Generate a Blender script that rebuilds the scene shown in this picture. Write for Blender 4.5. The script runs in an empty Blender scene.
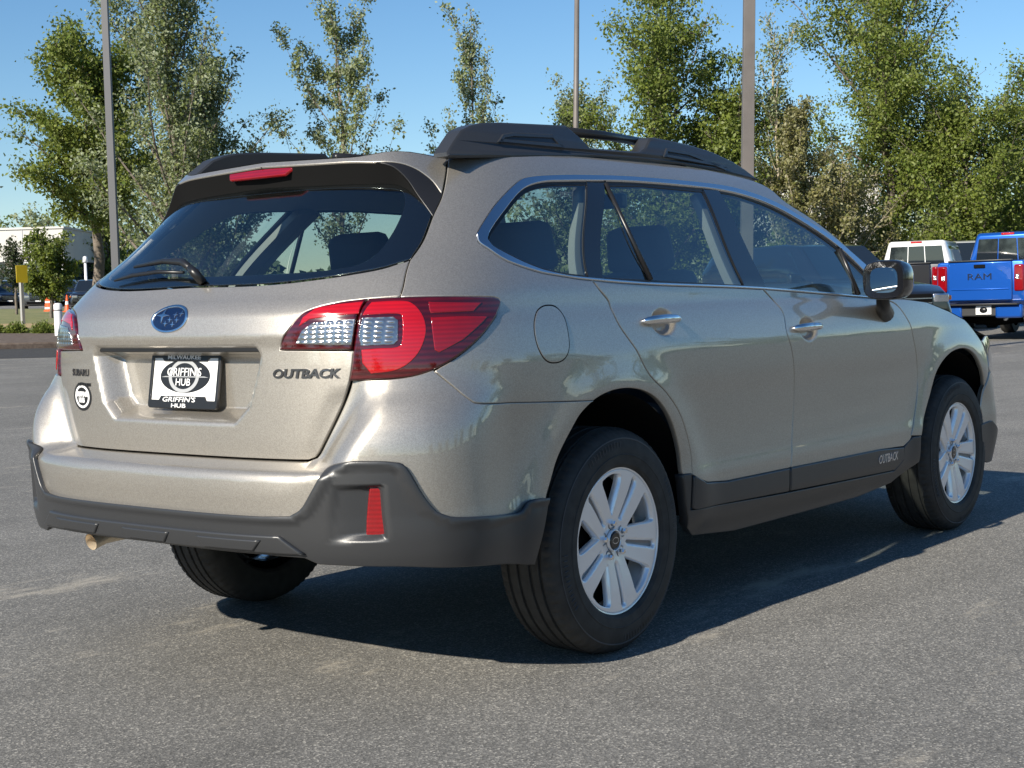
import bpy, math, random
import numpy as np
from mathutils import Matrix, Vector
from mathutils.geometry import delaunay_2d_cdt
PI = math.pi
R = math.radians
scene = bpy.context.scene

# ---------------- camera ----------------
CAM_POS = np.array([-3.80630571, -3.49595228, 1.1220573])
YAW, PITCH, ROLL, FF = 0.6688111375389105, -0.05834215742811878, -0.029579460003701617, 1.4520466557507774
CAM_F = np.array([math.cos(YAW)*math.cos(PITCH), math.sin(YAW)*math.cos(PITCH), math.sin(PITCH)])
_r = np.cross(CAM_F, [0, 0, 1.]); _r /= np.linalg.norm(_r); _u = np.cross(_r, CAM_F)
CAM_R = math.cos(ROLL)*_r+math.sin(ROLL)*_u
CAM_U = -math.sin(ROLL)*_r+math.cos(ROLL)*_u
FPX = FF*1024
cam = bpy.data.cameras.new('camera'); camo = bpy.data.objects.new('camera', cam)
scene.collection.objects.link(camo); scene.camera = camo
cam.sensor_width = 36; cam.lens = FF*36; cam.clip_start = .05; cam.clip_end = 6000
camo.matrix_world = Matrix([[CAM_R[i], CAM_U[i], -CAM_F[i], CAM_POS[i]] for i in range(3)]+[[0, 0, 0, 1]])
# ---------------- world, sun, exposure ----------------
SUN_EL = R(30); SUN_DIR = np.array([-math.cos(R(2.0)), math.sin(R(2.0))])
wd = bpy.data.worlds.new('World'); scene.world = wd; wd.use_nodes = True
wn = wd.node_tree; bgn = wn.nodes['Background']
sky = wn.nodes.new('ShaderNodeTexSky'); sky.sky_type = 'NISHITA'; sky.sun_disc = False
sky.sun_elevation = SUN_EL; sky.sun_rotation = math.atan2(SUN_DIR[0], SUN_DIR[1])
sky.air_density = 1.0; sky.dust_density = .0; sky.ozone_density = 4.0
hs = wn.nodes.new('ShaderNodeHueSaturation'); hs.inputs['Saturation'].default_value = 1.15
wn.links.new(sky.outputs[0], hs.inputs['Color']); wn.links.new(hs.outputs[0], bgn.inputs[0]); bgn.inputs[1].default_value = .076
sl = bpy.data.lights.new('sun', 'SUN'); sl.energy = 4.9; sl.angle = R(.5); sl.color = (1, .925, .80)
so = bpy.data.objects.new('sun', sl); scene.collection.objects.link(so)
_d = Vector((SUN_DIR[0]*math.cos(SUN_EL), SUN_DIR[1]*math.cos(SUN_EL), math.sin(SUN_EL)))
so.rotation_euler = _d.to_track_quat('Z', 'Y').to_euler(); so.location = (-20, -2, 12)
scene.view_settings.view_transform = 'Standard'; scene.view_settings.look = 'None'
scene.view_settings.exposure = 0.72; scene.view_settings.gamma = 1
scene.cycles.max_bounces = 10; scene.cycles.transparent_max_bounces = 24; scene.cycles.glossy_bounces = 5
rng = np.random.default_rng(7)

# ---------------- maths of the car's outer skin ----------------
def project(P):
    d=np.asarray(P,float)-CAM_POS; z=d@CAM_F
    return np.stack([512+FPX*(d@CAM_R)/z,384-FPX*(d@CAM_U)/z],-1)
class Tab:
    def __init__(s,*pts):
        s.x=np.array([p[0] for p in pts],float);s.y=np.array([p[1] for p in pts],float)
        h=np.diff(s.x);d=np.diff(s.y)/h;m=np.zeros(len(s.x))
        for i in range(1,len(m)-1):
            if d[i-1]*d[i]>0:
                w1=2*h[i]+h[i-1];w2=h[i]+2*h[i-1];m[i]=(w1+w2)/(w1/d[i-1]+w2/d[i])
        m[0]=d[0];m[-1]=d[-1];s.m=m
    def __call__(s,v):
        v=np.asarray(v,float);vc=np.clip(v,s.x[0],s.x[-1])
        i=np.clip(np.searchsorted(s.x,vc)-1,0,len(s.x)-2)
        h=s.x[i+1]-s.x[i];t=(vc-s.x[i])/h
        return (s.y[i]*(1+2*t)*(1-t)**2+h*s.m[i]*t*(1-t)**2+s.y[i+1]*t*t*(3-2*t)+h*s.m[i+1]*t*t*(t-1))
def sst(a,b,x):
    t=np.clip((x-a)/(b-a),0,1);return t*t*(3-2*t)
XC,XF0,LR,LF=-.35,3.0,1.15,1.05
WHEELS=(0.0,2.745)
WT=Tab((.15,.86),(.28,.885),(.42,.900),(.50,.9015),(.56,.8965),(.63,.8950),(.75,.8995),(.86,.908),(.93,.909),(1.0,.899),(1.06,.885),(1.085,.876),(1.14,.868),(1.20,.845),(1.3,.803),(1.4,.757),(1.48,.712),(1.53,.675),(1.56,.645),(1.58,.62),(1.62,.52))
def W(x,z):
    x=np.asarray(x,float);z=np.asarray(z,float)
    w=WT(z)
    w=w+.010*np.exp(-((x-1.2)/1.0)**2)*sst(1.2,.9,z)
    w=w-.030*sst(1.1,1.5,z)*((x-.7)/1.3)**2-.02*sst(1.1,1.5,z)*sst(.3,-.5,x)
    w=w-.05*sst(2.2,3.4,x)*sst(.7,1.1,z)
    for x0 in WHEELS:
        d=np.hypot(x-x0,z-.37)
        w=w+.018*np.exp(-((d-.46)/.085)**2)*sst(.2,.5,z)
    return w
XR_BODY=Tab((.2,-.95),(.62,-1.0),(.75,-1.008),(.90,-1.006),(1.0,-1.004),(1.05,-1.002),(1.09,-.995),(1.12,-.972),(1.15,-.94),(1.2,-.89),(1.3,-.765),(1.4,-.675),(1.5,-.585),(1.58,-.50),(1.62,-.45))
XR_BUMP=Tab((.2,-.98),(.30,-1.05),(.40,-1.085),(.5,-1.10),(.6,-1.10),(.66,-1.085),(.70,-1.06),(.76,-1.045),(.85,-1.03),(.93,-1.015),(1.0,-1.0),(1.1,-.985))
XFT=Tab((.15,3.55),(.3,3.66),(.5,3.71),(.65,3.70),(.8,3.64),(.9,3.55),(1.0,3.3),(1.1,3.2))
XCT=Tab((.15,-.35),(1.0,-.35),(1.2,-.28),(1.5,0.0),(1.62,.1))
class Surf:
    def __init__(s,XR,n=3.0,disp=None,nt=None):
        s.XR=XR;s.n=n if callable(n) else (lambda z:n+0*z);s.disp=disp;s.g=None
    def base(s,t,z):
        t=np.asarray(t,float);z=np.asarray(z,float);t,z=np.broadcast_arrays(t,z)
        n=s.n(z)
        ph=np.clip(-(t-XC)/LR*PI/2,0,PI);c=np.cos(ph);sn=np.abs(np.sin(ph))
        r=(np.abs(c)**n+sn**n)**(-1/n)
        xr=s.XR(z)
        xc=XCT(z)
        X=np.where(t<XC,xc-(xc-xr)*r*sn,t+(xc-XC)*(1-sst(XC,1.6,t)))
        cy=np.where(t<XC,r*c,1.)
        ph2=np.clip((t-XF0)/LF*PI/2,0,PI);n2=2.6
        c2=np.cos(ph2);s2=np.abs(np.sin(ph2));r2=(np.abs(c2)**n2+s2**n2)**(-1/n2)
        X=np.where(t>XF0,XF0+(XFT(z)-XF0)*r2*s2,X);cy=np.where(t>XF0,r2*c2,cy)
        Y=-W(X,z)*cy
        return np.stack([X,Y,z+0*X],-1)
    def nrm0(s,t,z,f=None):
        f=f or s.base;e=1e-4
        a=f(t+e,z)-f(t-e,z);b=f(t,z+e)-f(t,z-e)
        n=np.cross(a,b);return n/np.maximum(np.linalg.norm(n,axis=-1,keepdims=True),1e-12)
    def pos(s,t,z):
        P=s.base(t,z)
        if s.disp is not None: P=P+s.nrm0(t,z)*np.asarray(s.disp(np.asarray(t,float),np.asarray(z,float)))[...,None]
        return P
    def nrm(s,t,z): return s.nrm0(t,z,s.pos)
    def inv(s,pts,tr=(-1.6,3.9),zr=(.15,1.62)):
        if s.g is None:
            T,Z=np.meshgrid(np.arange(tr[0],tr[1],.02),np.arange(zr[0],zr[1],.01))
            P=s.pos(T,Z);N=s.nrm(T,Z);vis=((CAM_POS-P)*N).sum(-1)>0
            s.g=(T[vis],Z[vis],project(P[vis]))
        out=[]
        for (px,py) in pts:
            T,Z,Q=s.g;i=((Q-[px,py])**2).sum(1).argmin();v=np.array([T[i],Z[i]])
            for _ in range(12):
                f0=project(s.pos(v[0],v[1]))-[px,py];e=1e-4
                J=np.array([(project(s.pos(v[0]+e,v[1]))-[px,py]-f0)/e,(project(s.pos(v[0],v[1]+e))-[px,py]-f0)/e]).T
                try: d=-np.linalg.solve(J,f0)
                except Exception: break
                d=np.clip(d,-.03,.03);v=v+d
            err=np.hypot(*(project(s.pos(v[0],v[1]))-[px,py]))
            if err>1: print('inv miss',px,py,err.round(1),v.round(3)); v=np.array([T[i],Z[i]])
            out.append(tuple(v))
        return out

# ---------------- materials ----------------
def new_mat(name):
    m = bpy.data.materials.new(name); m.use_nodes = True
    return m, m.node_tree, m.node_tree.nodes['Principled BSDF']
def nd(nt, typ, **kw):
    n = nt.nodes.new(typ)
    for k, v in kw.items():
        if k.startswith('i_'):
            key = k[2:]; key = int(key) if key.isdigit() else key.replace('_', ' ')
            n.inputs[key].default_value = v
        else: setattr(n, k, v)
    return n
def simple(name, col, rough=.5, metal=0., coat=0., bump=None, spec=.5, var=None):
    m, nt, b = new_mat(name)
    b.inputs['Base Color'].default_value = (*col, 1); b.inputs['Roughness'].default_value = rough
    b.inputs['Metallic'].default_value = metal; b.inputs['Coat Weight'].default_value = coat
    b.inputs['Coat Roughness'].default_value = .03; b.inputs['Specular IOR Level'].default_value = spec
    tc = nd(nt, 'ShaderNodeTexCoord')
    if bump:
        n = nd(nt, 'ShaderNodeTexNoise', i_Scale=bump[0], i_Detail=4.)
        nt.links.new(tc.outputs['Object'], n.inputs['Vector'])
        bp = nd(nt, 'ShaderNodeBump', i_Strength=bump[1], i_Distance=bump[2])
        nt.links.new(n.outputs['Fac'], bp.inputs['Height']); nt.links.new(bp.outputs[0], b.inputs['Normal'])
    if var:
        n = nd(nt, 'ShaderNodeTexNoise', i_Scale=var[0], i_Detail=5.)
        nt.links.new(tc.outputs['Object'], n.inputs['Vector'])
        r = nd(nt, 'ShaderNodeMapRange'); r.inputs[1].default_value = .3; r.inputs[2].default_value = .7
        r.inputs[3].default_value = 1-var[1]; r.inputs[4].default_value = 1+var[1]
        mx = nd(nt, 'ShaderNodeMix', data_type='RGBA', blend_type='MULTIPLY'); mx.inputs[0].default_value = 1
        mx.inputs[6].default_value = (*col, 1)
        nt.links.new(n.outputs['Fac'], r.inputs[0]); nt.links.new(r.outputs[0], mx.inputs[7])
        nt.links.new(mx.outputs[2], b.inputs['Base Color'])
    return m
def paint(name, col, metal=.70, rough=.42, flake=.14):
    m, nt, b = new_mat(name)
    b.inputs['Metallic'].default_value = metal; b.inputs['Roughness'].default_value = rough
    b.inputs['Coat Weight'].default_value = 1; b.inputs['Coat Roughness'].default_value = .025; b.inputs['Coat IOR'].default_value = 1.75
    tc = nd(nt, 'ShaderNodeTexCoord'); v = nd(nt, 'ShaderNodeTexVoronoi', i_Scale=420.)
    nt.links.new(tc.outputs['Object'], v.inputs['Vector'])
    mx = nd(nt, 'ShaderNodeMix', data_type='RGBA', blend_type='MIX')
    mx.inputs[6].default_value = (*[c*(1-flake) for c in col], 1); mx.inputs[7].default_value = (*[c*(1+flake) for c in col], 1)
    sx = nd(nt, 'ShaderNodeSeparateColor'); nt.links.new(v.outputs['Color'], sx.inputs[0])
    nt.links.new(sx.outputs[0], mx.inputs[0]); nt.links.new(mx.outputs[2], b.inputs['Base Color'])
    # orange peel and flake tilt
    n = nd(nt, 'ShaderNodeTexNoise', i_Scale=9., i_Detail=2.); nt.links.new(tc.outputs['Object'], n.inputs['Vector'])
    bp = nd(nt, 'ShaderNodeBump', i_Strength=.06, i_Distance=.002)
    nt.links.new(n.outputs['Fac'], bp.inputs['Height']); nt.links.new(bp.outputs[0], b.inputs['Coat Normal'])
    bp2 = nd(nt, 'ShaderNodeBump', i_Strength=.12, i_Distance=.0006)
    nt.links.new(sx.outputs[1], bp2.inputs['Height']); nt.links.new(bp2.outputs[0], b.inputs['Normal'])
    return m
def glass(name, tint, f0=1.55, rough=0.0):
    m = bpy.data.materials.new(name); m.use_nodes = True; nt = m.node_tree; nt.nodes.clear()
    o = nd(nt, 'ShaderNodeOutputMaterial'); mx = nd(nt, 'ShaderNodeMixShader')
    t = nd(nt, 'ShaderNodeBsdfTransparent'); t.inputs[0].default_value = (*tint, 1)
    g = nd(nt, 'ShaderNodeBsdfGlossy'); g.inputs['Roughness'].default_value = rough; g.inputs[0].default_value = (.95, .97, 1, 1)
    lw = nd(nt, 'ShaderNodeLayerWeight'); lw.inputs[0].default_value = .5
    pw = nd(nt, 'ShaderNodeMath', operation='POWER'); pw.inputs[1].default_value = 4.5; nt.links.new(lw.outputs['Facing'], pw.inputs[0])
    f = nd(nt, 'ShaderNodeMapRange'); f.inputs[3].default_value = f0; f.inputs[4].default_value = 1.; nt.links.new(pw.outputs[0], f.inputs[0])
    nt.links.new(f.outputs[0], mx.inputs[0]); nt.links.new(t.outputs[0], mx.inputs[1]); nt.links.new(g.outputs[0], mx.inputs[2])
    nt.links.new(mx.outputs[0], o.inputs[0]); return m
def lens(name, col, rough=.08, ribs=45., strength=.4, metal=0., dark=.5, cross=False):
    m, nt, b = new_mat(name)
    b.inputs['Roughness'].default_value = rough; b.inputs['Metallic'].default_value = metal
    b.inputs['Coat Weight'].default_value = 1; b.inputs['Coat Roughness'].default_value = .02; b.inputs['Coat IOR'].default_value = 1.55
    tc = nd(nt, 'ShaderNodeTexCoord')
    w = nd(nt, 'ShaderNodeTexWave', i_Scale=ribs, i_Distortion=.0, wave_type='BANDS', bands_direction='Z'); nt.links.new(tc.outputs['Object'], w.inputs['Vector'])
    w2 = nd(nt, 'ShaderNodeTexWave', i_Scale=ribs*.55, i_Distortion=.0, wave_type='BANDS', bands_direction='Y'); nt.links.new(tc.outputs['Object'], w2.inputs['Vector'])
    ad = nd(nt, 'ShaderNodeMath', operation='MULTIPLY'); nt.links.new(w.outputs['Fac'], ad.inputs[0]); ad.inputs[1].default_value = 1.
    if cross: nt.links.new(w2.outputs['Fac'], ad.inputs[1])
    n = nd(nt, 'ShaderNodeTexNoise', i_Scale=22., i_Detail=1.); nt.links.new(tc.outputs['Object'], n.inputs['Vector'])
    a2 = nd(nt, 'ShaderNodeMath', operation='MULTIPLY'); nt.links.new(ad.outputs[0], a2.inputs[0]); nt.links.new(n.outputs['Fac'], a2.inputs[1])
    mx = nd(nt, 'ShaderNodeMix', data_type='RGBA'); mx.inputs[7].default_value = (*col, 1); mx.inputs[6].default_value = (*[c*dark for c in col], 1)
    r = nd(nt, 'ShaderNodeMapRange'); r.inputs[1].default_value = .05; r.inputs[2].default_value = .5; nt.links.new(a2.outputs[0], r.inputs[0]); nt.links.new(r.outputs[0], mx.inputs[0]); nt.links.new(mx.outputs[2], b.inputs['Base Color'])
    bp = nd(nt, 'ShaderNodeBump', i_Strength=strength, i_Distance=.003)
    nt.links.new(ad.outputs[0], bp.inputs['Height']); nt.links.new(bp.outputs[0], b.inputs['Normal'])
    return m
M = {}
M['paint'] = paint('tungsten_paint', (.375, .348, .305))
M['clad'] = simple('grey_textured_plastic', (.026, .027, .029), .36, bump=(700, .35, .0007), spec=.7)
M['clad_light'] = simple('light_grey_plastic', (.16, .165, .17), .4, bump=(900, .2, .0005))
M['black'] = simple('black_plastic', (.012, .012, .013), .35, spec=.5)
M['gloss_black'] = simple('gloss_black', (.008, .008, .009), .08, coat=.6)
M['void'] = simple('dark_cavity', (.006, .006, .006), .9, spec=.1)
M['chrome'] = simple('satin_chrome', (.62, .64, .68), .22, 1.)
M['chrome_bright'] = simple('chrome', (.8, .8, .8), .07, 1.)
M['rim'] = simple('silver_alloy', (.84, .845, .86), .27, .45, .8)
M['rim_dark'] = simple('alloy_pocket', (.24, .24, .25), .4, .5)
M['rubber'] = simple('tyre_rubber', (.034, .033, .031), .7, bump=(160, .3, .001), spec=.35, var=(25, .25))
M['glass_tint'] = glass('privacy_glass', (.60, .68, .67), .13)
M['glass'] = glass('clear_glass', (.66, .76, .73), .10)
M['glass_rear'] = glass('rear_glass', (.74, .80, .78), .11)
M['red_dark'] = lens('lamp_red_dark', (.075, .002, .004), .12, 20, .05)
M['red'] = lens('lamp_red', (.24, .002, .005), .10, 26, .05, dark=.75)
M['red_bright'] = lens('lamp_red_bright', (.42, .003, .006), .10, 30, .05, dark=.8)
M['clear_lens'] = lens('lamp_clear', (.66, .66, .66), .16, 24, .7, metal=.9, dark=.5, cross=True)
M['seat'] = simple('seat_cloth', (.13, .135, .145), .85, bump=(300, .3, .002))
M['liner'] = simple('headliner', (.45, .44, .42), .9)
M['inner_trim'] = simple('inner_trim', (.42, .43, .40), .7)
M['white'] = simple('white_paint', (.78, .78, .77), .4)
M['badge_blue'] = simple('badge_blue', (.003, .009, .04), .15, .3, 1)
M['mirror'] = simple('mirror_glass', (.75, .78, .80), .01, 1.)

# ---------------- object helpers ----------------
def link(o, parent=None):
    scene.collection.objects.link(o)
    if parent is not None: o.parent = parent
    return o
def tag(o, label=None, cat=None, group=None, kind=None):
    if label: o['label'] = label
    if cat: o['category'] = cat
    if group: o['group'] = group
    if kind: o['kind'] = kind
    return o
def empty(name, loc=(0, 0, 0), rz=0., label=None, cat=None, group=None):
    o = bpy.data.objects.new(name, None); o.empty_display_size = .1
    o.location = loc; o.rotation_euler = (0, 0, rz); link(o); tag(o, label, cat, group); return o
def mesh_obj(name, V, F, mat, parent=None, normals=None, smooth=True, mirror=False):
    V = np.array(V, float)
    if mirror:
        V = V*[1, -1, 1]; F = [tuple(reversed(f)) for f in F]
        if normals is not None: normals = np.array(normals)*[1, -1, 1]
    me = bpy.data.meshes.new(name); me.from_pydata(V.tolist(), [], [tuple(int(i) for i in f) for f in F])
    me.update(); me.materials.append(mat)
    if smooth: me.polygons.foreach_set('use_smooth', [True]*len(me.polygons))
    if normals is not None: me.normals_split_custom_set_from_vertices(np.asarray(normals).tolist())
    return link(bpy.data.objects.new(name, me), parent)
class MB:
    """collects simple shapes into one mesh"""
    def __init__(s): s.V = []; s.F = []
    def add(s, V, F):
        n = len(s.V); s.V += [tuple(v) for v in V]; s.F += [tuple(i+n for i in f) for f in F]; return s
    def box(s, c, d, rz=0., taper=1., ry=0.):
        x, y, z = [v/2 for v in d]; V = []
        for sz in (-1, 1):
            k = taper if sz > 0 else 1
            for sx, sy in ((-1, -1), (1, -1), (1, 1), (-1, 1)):
                p = Vector((sx*x*k, sy*y*k, sz*z)); p.rotate(Matrix.Rotation(ry, 3, 'Y')); p.rotate(Matrix.Rotation(rz, 3, 'Z'))
                V.append((p.x+c[0], p.y+c[1], p.z+c[2]))
        return s.add(V, [(3, 2, 1, 0), (4, 5, 6, 7), (0, 1, 5, 4), (1, 2, 6, 5), (2, 3, 7, 6), (3, 0, 4, 7)])
    def tube(s, pts, rad, seg=10, cap=True):
        pts = [Vector(p) for p in pts]; n = len(pts)
        rad = [rad]*n if np.isscalar(rad) else rad
        V = []; F = []; ref = Vector((0, 0, 1))
        for i, p in enumerate(pts):
            t = (pts[min(i+1, n-1)]-pts[max(i-1, 0)]).normalized()
            if abs(t.dot(ref)) > .95: ref = Vector((1, 0, 0))
            a = t.cross(ref).normalized(); b = t.cross(a).normalized()
            for k in range(seg):
                th = 2*PI*k/seg; q = p+(a*math.cos(th)+b*math.sin(th))*rad[i]; V.append(tuple(q))
        for i in range(n-1):
            for k in range(seg):
                k2 = (k+1) % seg; F.append((i*seg+k, i*seg+k2, (i+1)*seg+k2, (i+1)*seg+k))
        if cap: F += [tuple(reversed(range(seg))), tuple((n-1)*seg+k for k in range(seg))]
        F = [tuple(reversed(f)) for f in F]
        return s.add(V, F)
    def lathe(s, prof, axis='y', c=(0, 0, 0), seg=64, sign=1, rfun=None):
        V = []; F = []; n = len(prof)
        for k in range(seg):
            th = 2*PI*k/seg
            for (r, w) in prof:
                rr = r if rfun is None else rfun(r, w, k)
                if axis == 'y': V.append((c[0]+rr*math.cos(th), c[1]+w*sign, c[2]+rr*math.sin(th)))
                else: V.append((c[0]+rr*math.cos(th), c[1]+rr*math.sin(th), c[2]+w))
        for k in range(seg):
            k2 = (k+1) % seg
            for i in range(n-1): F.append((k*n+i, k2*n+i, k2*n+i+1, k*n+i+1))
        if sign < 0 or axis != 'y': pass
        return s.add(V, F)
    def prism(s, poly, axis, a, b, taper=None):
        """poly 2D, extruded along axis index from a to b; other two axes in order"""
        n = len(poly); o = [i for i in range(3) if i != axis]; V = []
        for v, pl in ((a, poly), (b, taper or poly)):
            for p in pl:
                q = [0, 0, 0]; q[axis] = v; q[o[0]] = p[0]; q[o[1]] = p[1]; V.append(q)
        F = [tuple(range(n)), tuple(range(2*n-1, n-1, -1))]+[(i, i+n, (i+1) % n+n, (i+1) % n) for i in range(n)]
        return s.add(V, F)
    def build(s, name, mat, parent=None, smooth=False, bevel=0., mirror=False, auto=None):
        o = mesh_obj(name, s.V, s.F, mat, parent, smooth=smooth, mirror=mirror)
        fix_normals(o.data)
        if bevel:
            md = o.modifiers.new('bevel', 'BEVEL'); md.width = bevel; md.segments = 2; md.limit_method = 'ANGLE'; md.angle_limit = R(35)
            o.data.polygons.foreach_set('use_smooth', [True]*len(o.data.polygons)); auto = 50
        if auto: o.data.set_sharp_from_angle(angle=R(auto)); o.data.polygons.foreach_set('use_smooth', [True]*len(o.data.polygons))
        return o
import bmesh
def fix_normals(me):
    bm = bmesh.new(); bm.from_mesh(me); bmesh.ops.recalc_face_normals(bm, faces=bm.faces); bm.to_mesh(me); bm.free()

# ---------------- panels cut out of a curved skin ----------------
def cat(pts, n=6, closed=False):
    """Catmull-Rom through pts"""
    P = np.array(pts, float)
    if len(P) < 3: return [tuple(p) for p in P]
    out = []
    for i in range(len(P)-1):
        p0 = P[max(i-1, 0)]; p1 = P[i]; p2 = P[i+1]; p3 = P[min(i+2, len(P)-1)]
        if i == 0: p0 = 2*p1-p2
        if i+2 >= len(P): p3 = 2*p2-p1
        for k in range(n):
            t = k/n
            out.append(tuple(.5*((2*p1)+(-p0+p2)*t+(2*p0-5*p1+4*p2-p3)*t*t+(-p0+3*p1-3*p2+p3)*t**3)))
    out.append(tuple(P[-1])); return out
def join(*segs):
    out = []
    for s in segs:
        for p in s:
            if not out or math.hypot(out[-1][0]-p[0], out[-1][1]-p[1]) > 1e-5: out.append(tuple(p))
    if math.hypot(out[0][0]-out[-1][0], out[0][1]-out[-1][1]) < 1e-5: out.pop()
    return out
def resample(poly, h):
    out = []; n = len(poly)
    for i in range(n):
        a = np.array(poly[i]); b = np.array(poly[(i+1) % n]); L = np.hypot(*(b-a)); k = max(1, int(math.ceil(L/h)))
        for j in range(k): out.append(a+(b-a)*j/k)
    # drop near-duplicates
    res = [out[0]]
    for p in out[1:]:
        if np.hypot(*(p-res[-1])) > h*.2: res.append(p)
    if np.hypot(*(res[0]-res[-1])) < h*.2: res.pop()
    return np.array(res)
def area2(P): x, y = P[:, 0], P[:, 1]; return float(np.sum(x*np.roll(y, -1)-np.roll(x, -1)*y))/2
def inpoly(P, poly):
    x, y = P[:, 0], P[:, 1]; ins = np.zeros(len(P), bool); n = len(poly)
    for i in range(n):
        x1, y1 = poly[i]; x2, y2 = poly[(i+1) % n]
        if y1 == y2: continue
        c = ((y1 > y) != (y2 > y)) & (x < (x2-x1)*(y-y1)/(y2-y1)+x1); ins ^= c
    return ins
def dist_poly(P, poly):
    P = np.asarray(P, float); sh = P.shape[:-1]; P = P.reshape(-1, 2); d = np.full(len(P), 1e9)
    A = np.asarray(poly, float); B = np.roll(A, -1, 0)
    for a, b in zip(A, B):
        ab = b-a; L = (ab*ab).sum()
        if L < 1e-14: continue
        t = np.clip(((P-a)@ab)/L, 0, 1); q = a+t[:, None]*ab; d = np.minimum(d, np.hypot(*(P-q).T))
    s = np.where(inpoly(P, A), 1, -1); return (d*s).reshape(sh)
def dist_line(P, line):
    P = np.asarray(P, float); sh = P.shape[:-1]; P = P.reshape(-1, 2); d = np.full(len(P), 1e9)
    for a, b in zip(np.array(line[:-1]), np.array(line[1:])):
        ab = b-a; L = (ab*ab).sum(); t = np.clip(((P-a)@ab)/max(L, 1e-12), 0, 1); q = a+t[:, None]*ab; d = np.minimum(d, np.hypot(*(P-q).T))
    return d.reshape(sh)
def edge_normals(P):
    e = np.roll(P, -1, 0)-P; l = np.hypot(e[:, 0], e[:, 1])[:, None]; e = e/np.maximum(l, 1e-9)
    nn = np.stack([e[:, 1], -e[:, 0]], 1); v = nn+np.roll(nn, 1, 0); l = np.hypot(v[:, 0], v[:, 1])[:, None]
    return v/np.maximum(l, .3)     # outward for ccw
def panel_data(surf, outer, h=.02, off=0., rim=.010, bev=.0022, holes=(), fine=None, soft=.5, gap=0.):
    loops = []
    for k, lp in enumerate([outer]+list(holes)):
        P = resample(list(lp), h*.7)
        if (area2(P) < 0) == (k == 0): P = P[::-1].copy()
        if gap and k == 0: P = P-edge_normals(P)*gap
        loops.append(P)
    ins = [P-edge_normals(P)*bev for P in loops]
    O = ins[0]; lo = O.min(0); hi = O.max(0)
    gx, gy = np.meshgrid(np.arange(lo[0]+h/2, hi[0], h), np.arange(lo[1]+h/2, hi[1], h))
    G = np.stack([gx.ravel()+(np.arange(gx.size)//gx.shape[1] % 2)*h*.5, gy.ravel()], 1)
    if fine is not None:   # (mask function, spacing)
        fx, fy = np.meshgrid(np.arange(lo[0], hi[0], fine[1]), np.arange(lo[1], hi[1], fine[1]))
        Fp = np.stack([fx.ravel(), fy.ravel()], 1); G = G[~fine[0](G)]; G = np.concatenate([G, Fp[fine[0](Fp)]])
    keep = dist_poly(G, O) > h*.35
    for H in ins[1:]: keep &= dist_poly(G, H) < -h*.35
    G = G[keep]
    pts = np.concatenate(ins+[G]); edges = []; s0 = 0
    for P in ins:
        n = len(P); edges += [(s0+i, s0+(i+1) % n) for i in range(n)]; s0 += n
    res = delaunay_2d_cdt([Vector(p) for p in pts.tolist()], edges, [], 0, 1e-7)
    VV = np.array([(v.x, v.y) for v in res[0]]); T = np.array([tuple(f) for f in res[2]])
    omap = {}
    for i, src in enumerate(res[3]):
        for sidx in src: omap[sidx] = i
    cen = VV[T].mean(1); k = inpoly(cen, O)
    for H in ins[1:]: k &= ~inpoly(cen, H)
    T = T[k]
    a = VV[T[:, 1]]-VV[T[:, 0]]; b = VV[T[:, 2]]-VV[T[:, 0]]; cr = a[:, 0]*b[:, 1]-a[:, 1]*b[:, 0]
    T = T[np.abs(cr) > 1e-12]; cr = cr[np.abs(cr) > 1e-12]; T[cr < 0] = T[cr < 0][:, ::-1]
    N = surf.nrm(VV[:, 0], VV[:, 1]); P3 = surf.pos(VV[:, 0], VV[:, 1])+N*off
    V = P3.tolist(); NN = N.tolist(); F = [tuple(t) for t in T]
    s0 = 0
    for P, I in zip(loops, ins):
        n = len(P); top = [omap[s0+i] for i in range(n)]; s0 += n
        nb = surf.nrm(P[:, 0], P[:, 1]); pb = surf.pos(P[:, 0], P[:, 1]); pi = P3[top]
        out = pb+nb*off-pi; out = out-(out*nb).sum(1, keepdims=True)*nb; out = out/np.maximum(np.linalg.norm(out, axis=1, keepdims=True), 1e-9)
        r1 = pb+nb*(off-bev*.8); r2 = pb+nb*(off-rim)
        n1 = nb*soft+out; n1 /= np.linalg.norm(n1, axis=1, keepdims=True)
        b1 = len(V); V += r1.tolist(); NN += n1.tolist(); b2 = len(V); V += r2.tolist(); NN += out.tolist()
        for i in range(n):
            j = (i+1) % n
            F.append((top[j], top[i], b1+i, b1+j)); F.append((b1+j, b1+i, b2+i, b2+j))
    return V, F, NN
def panel(name, mat, parent, surf, outer, mirror=None, label=None, **kw):
    V, F, N = panel_data(surf, outer, **kw)
    objs = [mesh_obj(name, V, F, mat, parent[0] if isinstance(parent, tuple) else parent, N)]
    if mirror:
        objs.append(mesh_obj(name, V, F, mat, parent[1] if isinstance(parent, tuple) else parent, N, mirror=True))
    return objs if mirror else objs[0]
class Flat:
    """flat or dished face: (u, v) -> origin + u*U + v*V, with depth function along the normal"""
    def __init__(s, o, U, V, depth=None):
        s.o = np.array(o, float); s.U = np.array(U, float); s.V = np.array(V, float); s.N = np.cross(s.U, s.V); s.N /= np.linalg.norm(s.N); s.d = depth
    def pos(s, u, v):
        u = np.asarray(u, float); v = np.asarray(v, float)
        P = s.o+u[..., None]*s.U+v[..., None]*s.V
        if s.d is not None: P = P+np.asarray(s.d(u, v))[..., None]*s.N
        return P
    def nrm(s, u, v):
        e = 1e-4; a = s.pos(np.asarray(u)+e, v)-s.pos(np.asarray(u)-e, v); b = s.pos(u, np.asarray(v)+e)-s.pos(u, np.asarray(v)-e)
        n = np.cross(a, b); return n/np.linalg.norm(n, axis=-1, keepdims=True)
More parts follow.
